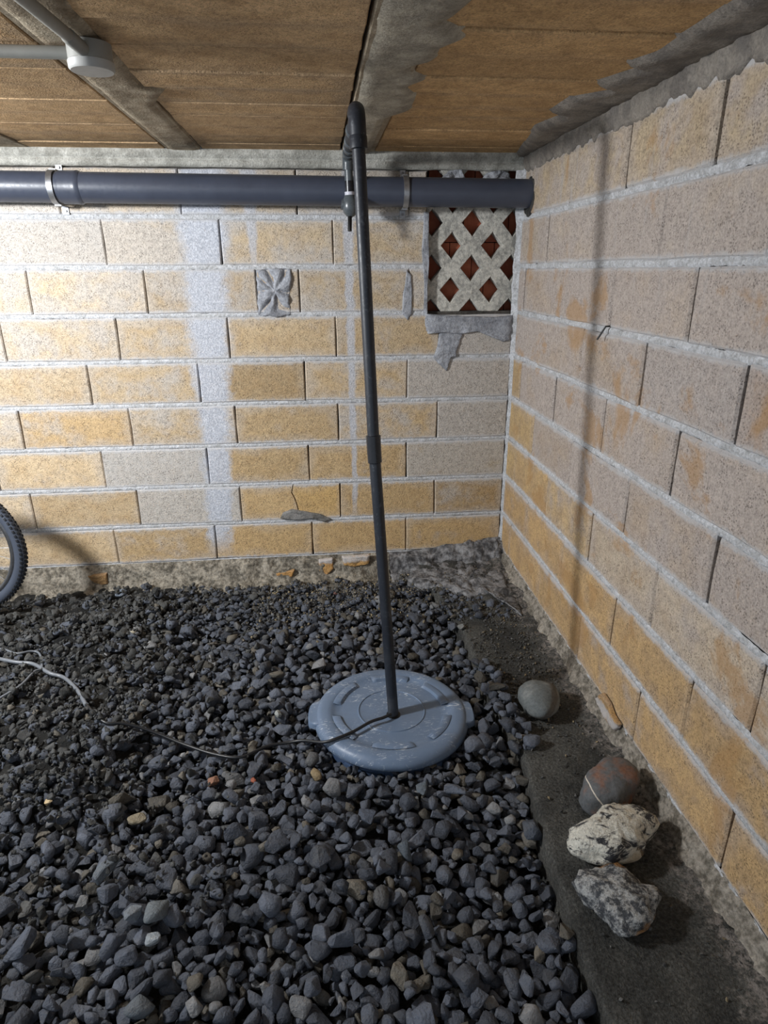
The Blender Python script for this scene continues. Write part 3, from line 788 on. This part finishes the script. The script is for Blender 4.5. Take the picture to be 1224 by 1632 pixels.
for s in stones:
    if s['special'] or id(s) in chosen:
        o = bpy.data.objects.new('gravel_stone' if not s['special'] else 'loose_stone', PROTO[s['pi']]); COL.objects.link(o)
        o.location = s['p']; o.rotation_euler = s['rot']; o.scale = (s['r'],)*3; o.color = (*lin(s['col']), 1)
        if s['special']: props(o, s['special'], 'stone')
        else:
            lab, w_ = region(s); props(o, lab, 'stone', 'loose gravel '+w_)
    else: rest.append(s)
def merged(name, items, mat, **k):
    VV = []; FF = []; CC = []; o = 0
    for s in items:
        v_ = PV[s['pi']]*s['r']
        a, b, c = s['rot']
        Rm = np.array(Matrix.Rotation(c, 3, 'Z') @ Matrix.Rotation(b, 3, 'Y') @ Matrix.Rotation(a, 3, 'X'))
        v_ = v_@Rm.T+np.array(s['p']); VV.append(v_); FF.append(PF[s['pi']]+o); o += len(v_)
        CC.append(np.tile(np.array([*lin(s['col']), 1.]), (len(v_), 1)))
    SM = np.concatenate([np.full(len(PF[q['pi']]), q['pi'] % 2 == 0) for q in items])
    VV = np.concatenate(VV); FF = np.concatenate(FF); CC = np.concatenate(CC)
    me = bpy.data.meshes.new(name); me.vertices.add(len(VV)); me.vertices.foreach_set('co', VV.ravel())
    me.loops.add(FF.size); me.loops.foreach_set('vertex_index', FF.ravel().astype(np.int32))
    me.polygons.add(len(FF)); me.polygons.foreach_set('loop_start', np.arange(0, FF.size, 3, dtype=np.int32))
    at = me.color_attributes.new('Col', 'FLOAT_COLOR', 'POINT'); at.data.foreach_set('color', CC.ravel())
    me.update(calc_edges=True); me.validate()
    me.polygons.foreach_set('use_smooth', SM)
    return link(name, me, mat, None, **k)
merged('gravel_bed', rest, M['stone_attr'], label='remaining dark grey crushed gravel covering the floor', cat='gravel', kind='stuff')
# fine grit: earth crumbs on the heap, pale grit near the corner and on the ledge
grit = []
small = [i for i in range(26) if len(PF[i]) < 120] or list(range(26))
small = sorted(range(26), key=lambda i: len(PF[i]))[:8]
def add_grit(x, y, z, r, c):
    grit.append(dict(p=(x, y, z), r=r, pi=int(rng.choice(small)), rot=tuple(rng.uniform(0, 6, 3)), col=c))
for _ in range(26000):
    x = rng.uniform(GX0+.02, -1.2); y = rng.uniform(-1.9, -.12)
    if rng.uniform() > .12+dirtness(x, y): continue
    b = rng.uniform(44, 84); r = float(np.clip(rng.lognormal(math.log(.0068), .6), .003, .03))
    add_grit(x, y, hat(x, y)+r*.2, r, (b, b, b*.98))
for _ in range(2600):
    x = rng.uniform(-1.3, -.36); y = -.1-abs(rng.normal())*.22
    if x > ledge_x(y)-.01: continue
    b = rng.uniform(50, 120); r = rng.uniform(.003, .009)
    c = (b*1.5, b*1.36, b*1.08) if rng.uniform() < .25 else (b, b*.98, b*.94)
    add_grit(x, y, hat(x, y)+r*.2, r, tuple(min(v_, 210) for v_ in c))
for _ in range(4200):
    y = -abs(rng.normal())*.6-.12 if rng.uniform() < .8 else rng.uniform(-2.6, -.2); x = rng.uniform(float(ledge_x(y))+.01, -.02)
    if y < -1.35 and rng.uniform() < .72 and x < -.1: continue
    if fb(x*9, y*9, 5) < rng.uniform(-.5, .25): continue
    b = rng.uniform(46, 105); r = rng.uniform(.002, .008)
    c = (b*1.5, b*1.34, b*1.05) if rng.uniform() < .14 else (b, b*.98, b*.95)
    add_grit(x, y, LZ+.004+(.02 if y > -.3 else 0)*rng.uniform(), r, tuple(min(v_, 205) for v_ in c))
merged('fine_grit', grit, M['stone_attr'], label='fine pale and dark grit scattered on the ground', cat='grit', kind='stuff')

# ------------------------------------------------------------------ stones lying on the ledge
def rock_mat(kind):
    t = NT(kind); o = t.obj(); g = t.noise(120, 4, .7, o); h = t.noise(40, 5, .65, o)
    if kind == 'rock_gneiss':
        wv = t.noise(22, 6, .75, o, .6, (.7, 1.3, 1.5)); c = t.mix(t.smooth(wv, .42, .52), lin((52, 52, 56)), lin((206, 202, 190)))
        c = t.mix(t.math('MULTIPLY', t.smooth(t.noise(9, 4, .6, o), .52, .64), .55), c, lin((168, 142, 100)))
        c = t.mix(t.math('MULTIPLY', t.smooth(h, .62, .7), .9), c, lin((40, 38, 38)))
        sp = .3
    elif kind == 'rock_granite':
        c = t.mix(t.smooth(t.noise(46, 5, .75, o), .42, .60), lin((64, 66, 70)), lin((168, 168, 166)))
        c = t.mix(t.math('MULTIPLY', t.smooth(t.noise(9, 3, .5, o), .60, .66), .8), c, lin((156, 112, 62))); sp = .3
    elif kind == 'rock_brown':
        c = t.mix(t.smooth(t.noise(9, 4, .6, o), .45, .60), lin((92, 94, 96)), lin((124, 88, 70)))
        x = t.xyz(o); ln = t.math('ABSOLUTE', t.math('ADD', t.math('ADD', x[0], t.math('MULTIPLY', x[2], .75)), t.math('MULTIPLY', t.math('SUBTRACT', h, .5), .008)))
        c = t.mix(t.smooth(ln, .0012, .003, 1, 0), c, lin((206, 196, 182))); sp = .45
    else:
        c = t.mix(t.smooth(t.noise(8, 3, .6, o), .45, .6), lin((98, 102, 102)), lin((122, 124, 122))); sp = .3
        x = t.xyz(o); bd = t.math('ABSOLUTE', t.math('SUBTRACT', t.math('ADD', x[0], t.math('MULTIPLY', x[2], -1.2)), -.055))
        c = t.mix(t.math('MULTIPLY', t.smooth(bd, .012, .03, 1, 0), .7), c, lin((84, 76, 68)))
    c = t.mix(1, c, t.ramp(g, [(.3, .72), (.5, 1), (.7, 1.22)]), 'MULTIPLY')
    k = .25 if kind in ('rock_smooth', 'rock_brown') else .8
    return t.out(c, .75, t.bump(h, k, .012, t.bump(g, k, .004)), spec=sp)
def rock(name, px, zmid, z0, z1, mat, rough, freq, seed, squash, label, flat=.72, face=0., yshift=0.):
    P = np.array([onz(q, zmid)[:2] for q in px]); c = P.mean(0); P = (P-c)*np.array([1, squash]); c = c+np.array([0, yshift])
    N = 48; ang = np.arctan2(P[:, 1], P[:, 0]); rad = np.hypot(P[:, 0], P[:, 1]); o = np.argsort(ang); ang = ang[o]; rad = rad[o]
    a = np.linspace(-math.pi, math.pi, N, endpoint=False)
    rr = np.interp(a, np.concatenate([ang-2*math.pi, ang, ang+2*math.pi]), np.tile(rad, 3))
    V = []; Fc = []; L = 15
    for k in range(L):
        t = -1+2*k/(L-1); s = (1-abs(t)**(2/ (1-flat+.35)))**.5 if abs(t) < 1 else 0.02
        s = max(s, .03); z = (z0+z1)/2+(z1-z0)/2*t
        for i in range(N):
            x, y = rr[i]*math.cos(a[i])*s, rr[i]*math.sin(a[i])*s
            d = rough*fb(x*freq+seed, y*freq, z*freq, 5); n_ = math.hypot(x, y)+1e-6
            V.append((x+x/n_*d*1.2*min(1, s*1.5), y+y/n_*d*1.2*min(1, s*1.5), max(z+face*x*(t > 0)+d*.8*(1 if k > 1 else .2), z0)-z0))
    for k in range(L-1):
        for i in range(N): j = (i+1) % N; Fc.append((k*N+i, k*N+j, (k+1)*N+j, (k+1)*N+i))
    Fc.append(tuple(range(N))); Fc.append(tuple((L-1)*N+i for i in range(N)))
    ob = mesh(name, V, Fc, mat, None, smooth=True, label=label, cat='stone'); ob.location = (c[0], c[1], z0)
    return ob
rock('ledge_stone', [(824, 1100), (835, 1088), (855, 1085), (880, 1095), (892, 1118), (890, 1140), (872, 1152), (850, 1142), (833, 1122)], -.02, LZ-.004, LZ+.10, rock_mat('rock_smooth'), .005, 14, 1, .72, 'smooth rounded grey stone alone on the ledge near the lid', .45)
rock('ledge_stone', [(922, 1245), (945, 1225), (985, 1220), (1003, 1230), (1010, 1245), (1008, 1275), (1000, 1290), (945, 1292), (930, 1272)], -.005, LZ-.004, LZ+.11, rock_mat('rock_brown'), .016, 7, 5, .72, 'brown and grey veined stone behind the white speckled one', .92)
rock('ledge_stone', [(905, 1335), (925, 1308), (948, 1300), (952, 1285), (985, 1275), (1015, 1280), (1045, 1300), (1047, 1318), (1032, 1340), (1030, 1358), (1005, 1372), (965, 1376), (930, 1362), (910, 1350)], .0, LZ-.003, LZ+.11, rock_mat('rock_gneiss'), .009, 22, 9, .78, 'white and black speckled stone in the middle of the ledge', .62)
rock('ledge_stone', [(915, 1400), (928, 1380), (958, 1378), (1005, 1388), (1022, 1402), (1042, 1410), (1046, 1445), (1042, 1480), (1025, 1492), (990, 1488), (972, 1465), (950, 1438), (925, 1425)], -.02, LZ-.003, LZ+.075, rock_mat('rock_granite'), .012, 24, 14, .85, 'angular grey granite stone nearest on the ledge', .7)

# ------------------------------------------------------------------ big drain pipe
def seg_z(x): return 1.688+(-x)*.0062
PY = -.088; PRD = .0565
bp = empty('drain_pipe', (-1.5, PY, seg_z(-1.5)), label='thick dark grey drain pipe running along the back wall', cat='pipe')
def loc(o, pts): return [tuple(Vector(p)-o.location) for p in pts]
tube('pipe', loc(bp, [(XL, PY, seg_z(XL)), (-2, PY, seg_z(-2)), (-1, PY, seg_z(-1)), (.045, PY, seg_z(.045))]), PRD, M['pipe_big'], bp, 48)
xs0, xs1 = ony((98, 300), PY)[0], ony((132, 300), PY)[0]
tube('socket', loc(bp, [(xs0, PY, seg_z(xs0)), (xs0+.002, PY, seg_z(xs0)), (xs1-.02, PY, seg_z(xs1)), (xs1-.012, PY, seg_z(xs1)), (xs1, PY, seg_z(xs1))]), [PRD+.001, PRD+.004, PRD+.0045, PRD+.006, PRD+.0005], M['pipe_big'], bp, 48)
def clamp(xc, lab):
    c = empty('pipe_clamp', (xc, 0, seg_z(xc)), label=lab, cat='clamp', group='pipe clamps')
    V = []; Fc = []; R = PRD+.002; n = 26; w_ = .011
    for i in range(n+1):
        a = math.radians(-105+210*i/n)   # open towards the wall
        for (rr, dx) in ((R, -w_), (R+.004, -w_), (R+.004, w_), (R, w_)): V.append((dx, PY-rr*math.cos(a), rr*math.sin(a)))
    for i in range(n):
        for q in range(4): k = i*4; Fc.append((k+q, k+(q+1) % 4, k+4+(q+1) % 4, k+4+q))
    Fc += [(0, 1, 2, 3), tuple(n*4+q for q in (3, 2, 1, 0))]
    auto(mesh('strap', V, Fc, M['steel'], c))
    for s in (1, -1):
        v_, f_ = boxes([(-.012, .012, PY+.004, .002, s*(R+.006)-.002, s*(R+.006)+.002), (-.012, .012, -.006, .0, min(s*(R+.004), s*(R+.034)), max(s*(R+.004), s*(R+.034)))])
        fl_ = mesh('foot', v_, f_, M['steel'], c)
        v_, f_ = tube_data([(0, -.006, s*(R+.022)), (0, -.012, s*(R+.022))], .0055, 6)
        mesh('bolt', v_, f_, M['bolt'], fl_)
clamp(ony((80, 300), PY-.05)[0], 'galvanised pipe clamp at the left beside the pipe socket')
clamp(ony((648, 310), PY-.05)[0], 'galvanised pipe clamp between the pole and the vent')

# ------------------------------------------------------------------ discharge pole with elbow, return and valve
base = np.array([-.716, -1.246, -.075]); mid = ony((596, 715), -1.135); top = ony((570, 205), -1.06)
PR_ = .0182
pole = empty('discharge_pole', tuple(base), label='tall dark plastic discharge pipe standing in the round lid', cat='pipe')
L = lambda pts: loc(pole, [tuple(p) for p in pts])
tube('lower_pipe', L([base, mid]), PR_, M['pipe_pole'], pole, 24)
tube('upper_pipe', L([mid, top]), PR_, M['pipe_pole'], pole, 24)
dm = (mid-base)/np.linalg.norm(mid-base); du = (top-mid)/np.linalg.norm(top-mid)
cp = [mid-dm*.045, mid-dm*.043, mid-dm*.002, mid+du*.012, mid+du*.0405, mid+du*.042]
tube('coupling', L(cp), [PR_+.001, PR_+.0036, PR_+.0042, PR_+.0042, PR_+.0048, PR_+.001], M['pipe_dark'], pole, 24)
# elbow at the ceiling
e0 = top-du*.05; vt = np.array([-.779, -.165, 1.815]); bk_ = vt-(top+np.array([0, .05, .05])); bk_ = bk_/np.linalg.norm(bk_)
corner = top+du*.05
arc = [e0, top-du*.01]
for k in range(0, 9):
    t = k/8; arc.append((1-t)**2*(top+du*.005)+2*t*(1-t)*corner+t*t*(corner+bk_*.05))
arc += [corner+bk_*.09]
tube('elbow', L(arc), PR_+.005, M['pipe_pole'], pole, 24)
tube('elbow_socket', L([e0-du*.002, e0, e0+du*.03, e0+du*.032]), [PR_, PR_+.0065, PR_+.0065, PR_+.005], M['pipe_pole'], pole, 24)
pb = corner+bk_*.07; end = vt+np.array([0, -.03, .0])
tube('return_pipe', L([pb, end]), PR_, M['pipe_pole'], pole, 24)
for f_ in (.35, .62, .82):
    q = pb+(end-pb)*f_; tube('ring', L([q-bk_*.02, q-bk_*.018, q+bk_*.018, q+bk_*.02]), [PR_, PR_+.004, PR_+.004, PR_], M['pipe_valve'], pole, 24)
drop = [end-bk_*.05, end-bk_*.01]
for k in range(9):
    t = k/8; a = end; b = end+bk_*.035; c = end+bk_*.035+np.array([0, 0, -.035]); drop.append((1-t)**2*a+2*t*(1-t)*b+t*t*c)
drop.append(drop[-1]+np.array([0, 0, -.02]))
tube('elbow', L(drop), PR_+.004, M['pipe_valve'], pole, 24)
d0 = np.array(drop[-1]); vz = lambda z: np.array([d0[0]+(1.815-z)*.03, d0[1], z])
tube('clear_sleeve', L([vz(d0[2]+.005), vz(d0[2]-.04)]), PR_-.001, M['pipe_valve'], pole, 24)
tube('dark_sleeve', L([vz(d0[2]-.038), vz(d0[2]-.08)]), PR_-.0005, M['pipe_dark'], pole, 24)
tube('label_sleeve', L([vz(d0[2]-.078), vz(d0[2]-.098)]), PR_+.0015, M['sticker'], pole, 24)
vb = vz(d0[2]-.125)
valve = tube('valve_body', L([vz(d0[2]-.09), vz(d0[2]-.098), vz(d0[2]-.11), vz(d0[2]-.135), vz(d0[2]-.155), vz(d0[2]-.168), vz(d0[2]-.172)]), [.0205, .024, .031, .034, .028, .016, .006], M['pipe_valve'], pole, 24)
tube('union_nut', L([vb+np.array([-.036, 0, .002]), vb+np.array([-.02, 0, 0]), vb+np.array([.02, 0, 0]), vb+np.array([.034, 0, -.002])]), [.019, .023, .023, .019], M['pipe_valve'], valve, 16)
tube('handle', L([vz(d0[2]-.165), vz(d0[2]-.172)+np.array([-.004, -.01, 0]), vz(d0[2]-.225)+np.array([-.008, -.02, 0])]), .0085, M['black'], pole, 12)
tube('pipe_joint', L([vb+np.array([0, .02, -.01]), np.array([vb[0], PY-.03, vb[2]-.02])]), .02, M['pipe_valve'], pole, 16)

# ------------------------------------------------------------------ lid and bin
lid = empty('bin_lid', (LID[0], LID[1], LIDZ), label='round blue-grey plastic bin lid lying in the gravel', cat='lid')
lid.rotation_euler = (math.radians(-1.5), math.radians(1.0), math.radians(-4))
N = 120; prof = [(0, 0), (.055, 0), (.110, 0), (.1115, .0002), (.113, .003), (.116, .003), (.1175, .0002), (.119, 0), (.17, -.0005), (.200, -.0015), (.206, .004), (.222, .0055), (.240, .0055), (.252, .002), (.262, -.008), (.266, -.018), (.266, -.030), (.263, -.033), (.250, -.028)]
V = [(0, 0, 0)]; Fc = []
segs = []                                                # six raised ribs on the inner shoulder, three-way gaps
for i in range(N):
    a = 2*math.pi*i/N
    for q, (r, z) in enumerate(prof[1:]):
        V.append((r*math.cos(a), r*math.sin(a), z))
K = len(prof)-1
for i in range(N):
    j = (i+1) % N; Fc.append((0, 1+i*K, 1+j*K))
    for q in range(K-1): Fc.append((1+i*K+q, 1+j*K+q, 1+j*K+q+1, 1+i*K+q+1))
ob = mesh('lid_disc', V, Fc, M['lid'], lid, smooth=True); auto(ob, 50)
for k in range(6):
    a0 = math.radians(9+60*k); a1 = math.radians(50+60*k); V = []; Fc = []; n = 18
    for i in range(n+1):
        a = a0+(a1-a0)*i/n; e = min(1, min(i, n-i)/2+.25)
        for (r, z) in ((.176, -.002), (.181, .009*e), (.198, .012*e), (.207, .006)): V.append((r*math.cos(a), r*math.sin(a), z))
    for i in range(n):
        for q in range(3): kk = i*4+q; Fc.append((kk, kk+1, kk+5, kk+4))
    Fc += [(0, 1, 2, 3), tuple(n*4+q for q in (3, 2, 1, 0))]
    auto(mesh('rib', V, Fc, M['lid'], lid), 50)
for s in (0, math.pi):
    V = []; Fc = []; n = 14; aw = math.radians(15)
    for i in range(n+1):
        a = s-aw+2*aw*i/n; e = min(1, min(i, n-i)/2.2)
        ro = .262+.026*e
        for (r, z) in ((.255, -.002), (.262, -.004), (ro-.004, -.006), (ro, -.012), (ro, -.028), (ro-.005, -.028), (.26, -.028)): V.append((r*math.cos(a), r*math.sin(a), z))
    for i in range(n):
        for q in range(6): kk = i*7+q; Fc.append((kk, kk+1, kk+8, kk+7))
    Fc += [tuple(range(7)), tuple(n*7+q for q in reversed(range(7)))]
    auto(mesh('handle', V, Fc, M['lid'], lid), 50)
v_, f_ = tube_data([(0, 0, .0)+np.array([0, 0, -.001]), (0, 0, .0016)], .024, 24)
hole = mesh('hole_edge', [(x+base[0]-LID[0]-.0, y+base[1]-LID[1]+.0, z) for x, y, z in v_], f_, M['black'], lid)
bn = empty('sump_bin', (LID[0], LID[1], -.30), label='blue plastic bin buried in the gravel under the lid', cat='bin')
N = 64; V = []; Fc = []; prof = [(.21, 0), (.235, .10), (.243, .205), (.250, .207), (.250, .225), (.240, .225)]
for i in range(N):
    a = 2*math.pi*i/N
    for (r, z) in prof: V.append((r*math.cos(a), r*math.sin(a), z))
K = len(prof)
for i in range(N):
    j = (i+1) % N
    for q in range(K-1): Fc.append((i*K+q, j*K+q, j*K+q+1, i*K+q+1))
auto(mesh('body', V, Fc, M['bin'], bn))
for aa in (-98, -60, -130, 20, 100, 180):
    a = math.radians(aa); R3 = Matrix.Rotation(a, 3, 'Z'); v_, f_ = box_data(.236, .258, -.012, .012, .13, .21)
    mesh('lug', [tuple(R3 @ Vector(p)) for p in v_], f_, M['bin'], bn)

# ------------------------------------------------------------------ cable
cb = empty('power_cable', tuple(onz((300, 1195), -.08)), label='thin electric cable trailing from the lid to the left', cat='cable')
def smoothH(x, y):
    i = int(np.clip((x-GX0)/CELL, 2, W_-3)); j = int(np.clip((y-GY0)/CELL, 2, H_-3)); return float(np.percentile(HM[j-2:j+3, i-2:i+3], 80))
def lay(pxs, zg, r, lift=None, n=9):
    ctr = [(onz(q, LIDZ+.01) if q[0] > 505 else on_gravel(q))[:2] for q in pxs]; path = catmull([(p[0], p[1], 0) for p in ctr], n); out = []
    zs = []
    for p in path:
        dl = math.hypot(p[0]-LID[0], p[1]-LID[1])
        zs.append(max(smoothH(p[0], p[1]) if GX0 < p[0] else float(target(p[0], p[1]))+.03, LIDZ+.016 if dl < .282 else -9)+r)
    zs = np.array(zs); k = 7; zp = np.pad(zs, k, mode='edge')
    zm = np.array([np.percentile(zp[i:i+2*k+1], 70) for i in range(len(zs))]); zp = np.pad(zm, k, mode='edge')
    for i, p in enumerate(path): out.append(np.array([p[0], p[1], max(zp[i:i+2*k+1].mean(), zs[i]-.012)]))
    for _ in range(6): out = [out[0]]+[(out[i-1]+2*out[i]+out[i+1])/4 for i in range(1, len(out)-1)]+[out[-1]]
    return out
p1 = lay([(612, 1148), (590, 1155), (560, 1172), (520, 1184), (478, 1192), (430, 1200), (385, 1206), (345, 1207), (300, 1199), (250, 1182), (200, 1166), (165, 1156), (142, 1143)], -.06, .0052)
p1[0] = np.array([base[0]-.012, base[1]-.02, LIDZ+.018])
tube('black_length', loc(cb, [tuple(p) for p in p1]), .0052, M['cable_black'], cb, 10, label='black stretch of the cable')
p2 = lay([(142, 1143), (128, 1120), (105, 1094), (80, 1078), (55, 1068), (28, 1063), (0, 1064), (-40, 1068), (-90, 1062), (-150, 1080)], -.0, .007)
p2[0] = p1[-1]
tube('grey_length', loc(cb, [tuple(p) for p in p2]), .007, M['cable_lit_grey'], cb, 10, label='stretch of the cable with lamp shine painted grey')
p3 = lay([(-150, 1045), (-60, 1050), (0, 1047), (25, 1043), (50, 1044), (66, 1054), (68, 1068), (58, 1084), (35, 1103), (0, 1123), (-40, 1140), (-120, 1150)], -.0, .0042)
tube('loop_length', loc(cb, [tuple(p) for p in p3]), .0042, M['cable_lit_grey'], cb, 10, label='thin grey loop of the cable')

# ------------------------------------------------------------------ conduit and junction box on the ceiling
jb_ = onz((147, 112), 1.795)
jx, jy = float(jb_[0]), float(jb_[1])
jb = empty('junction_box', (jx, jy, 1.845), label='round grey junction box on the ceiling joist', cat='junction box')
tube('body', [(0, 0, 0), (0, 0, -.002), (0, 0, -.034), (0, 0, -.035)], [.042, .046, .046, .045], M['conduit'], jb, 40)
tube('cap', [(0, 0, -.034), (0, 0, -.036), (0, 0, -.049), (0, 0, -.053), (0, 0, -.0535)], [.046, .048, .0475, .044, .0], M['box_cap'], jb, 40)
c1 = empty('conduit', (jx-.4, jy, 1.826), label='horizontal grey conduit running left from the junction box', cat='conduit', group='grey ceiling conduits')
tube('pipe', [(-2.0, 0, 0), (.372, 0, 0)], .0125, M['conduit'], c1, 20)
c2 = empty('conduit', (jx, jy-.4, 1.826), label='diagonal grey conduit coming towards the viewer above', cat='conduit', group='grey ceiling conduits')
ex = onz((40, 0), 1.826)
dv = np.array([ex[0]-jx, ex[1]-jy]); dv /= np.linalg.norm(dv)
tube('pipe', [(dv[0]*.09, .4+dv[1]*.09, 0), (dv[0]*1.8, .4+dv[1]*1.8, 0)], .0125, M['conduit'], c2, 20)
tube('socket', [(dv[0]*.02, .4+dv[1]*.02, -.004), (dv[0]*.115, .4+dv[1]*.115, -.001), (dv[0]*.117, .4+dv[1]*.117, 0)], [.0145, .0145, .0125], M['conduit'], c2, 20)

# ------------------------------------------------------------------ lamp that lights the cellar (left of the picture)
lp = empty('flood_lamp', (LAMP[0], LAMP[1], ZC), label='round flood lamp fixed under the ceiling at the left', cat='lamp')
bk0 = Vector((0, 0, LAMP[2]-ZC))
tube('housing', [tuple(bk0-LAMP_DIR*d) for d in (.004, .02, .05, .055)], [.108, .108, .06, .02], M['box_cap'], lp, 32)
tube('bracket', [(0, 0, .0), tuple(bk0-LAMP_DIR*.045)], .01, M['bolt'], lp, 10)

# ------------------------------------------------------------------ bicycle wheel at the left edge
WY = -.36
rt = ony((45, 868), WY); R_OUT = .315
wc = np.array([rt[0]-R_OUT+.004, WY, rt[2]+.0])
wh = empty('bicycle_wheel', (wc[0], wc[1], wc[2]), label='bicycle wheel with black knobby tyre at the left edge', cat='wheel')
wh.rotation_euler = (0, 0, math.radians(-6))
def torus(R, r, nu=96, nv=20, sq=1.0):
    V = []; Fc = []
    for i in range(nu):
        a = 2*math.pi*i/nu
        for j in range(nv):
            b = 2*math.pi*j/nv; rr = R+r*math.cos(b)*sq; V.append((rr*math.cos(a), r*math.sin(b), rr*math.sin(a)))
    for i in range(nu):
        for j in range(nv): a = i*nv+j; b = i*nv+(j+1) % nv; c = ((i+1) % nu)*nv+(j+1) % nv; d = ((i+1) % nu)*nv+j; Fc.append((a, b, c, d))
    return V, Fc
v_, f_ = torus(R_OUT-.027, .024); ty = mesh('tyre', v_, f_, M['sidewall'], wh, smooth=True)
parts = []
NK = 92
for i in range(NK):
    a = 2*math.pi*i/NK
    for j, b in enumerate((-62, -30, 0, 30, 62)):
        aa = a+(math.pi/NK if j % 2 else 0); bb = math.radians(b)
        x0 = R_OUT-.027; c_ = Vector((math.cos(aa), 0, math.sin(aa))); tn = Vector((-math.sin(aa), 0, math.cos(aa))); wv = Vector((0, 1, 0))
        nrm = c_*math.cos(bb)+wv*math.sin(bb); sd = -c_*math.sin(bb)+wv*math.cos(bb); P0 = c_*x0+nrm*.0225
        h_, l_, w_ = .0062, .0052, .0042
        v8 = []
        for (s, hh) in ((1, 0), (.8, h_)):
            for (u_, q_) in ((-1, -1), (1, -1), (1, 1), (-1, 1)): v8.append(tuple(P0+nrm*hh+tn*(l_*u_*s)+sd*(w_*q_*s)))
        parts.append((v8, [(4, 5, 6, 7), (0, 1, 5, 4), (1, 2, 6, 5), (2, 3, 7, 6), (3, 0, 4, 7)]))
v_, f_ = join(parts); o = mesh('tread_knobs', v_, f_, M['tyre'], ty, kind='stuff')
v_, f_ = torus(R_OUT-.058, .012, 96, 12); mesh('rim', v_, f_, M['bolt'], wh, smooth=True)
tube('hub', [(0, -.05, 0), (0, -.03, 0), (0, .03, 0), (0, .05, 0)], [.012, .022, .022, .012], M['bolt'], wh, 20)
for i in range(28):
    a = 2*math.pi*i/28; s = 1 if i % 2 else -1; b = a+s*.35*(1 if (i//2) % 2 else -1)
    tube('spoke', [(.02*math.cos(b), s*.028, .02*math.sin(b)), ((R_OUT-.062)*math.cos(a), 0, (R_OUT-.062)*math.sin(a))], .0011, M['steel'], wh, 5)
bpy.context.view_layer.update()
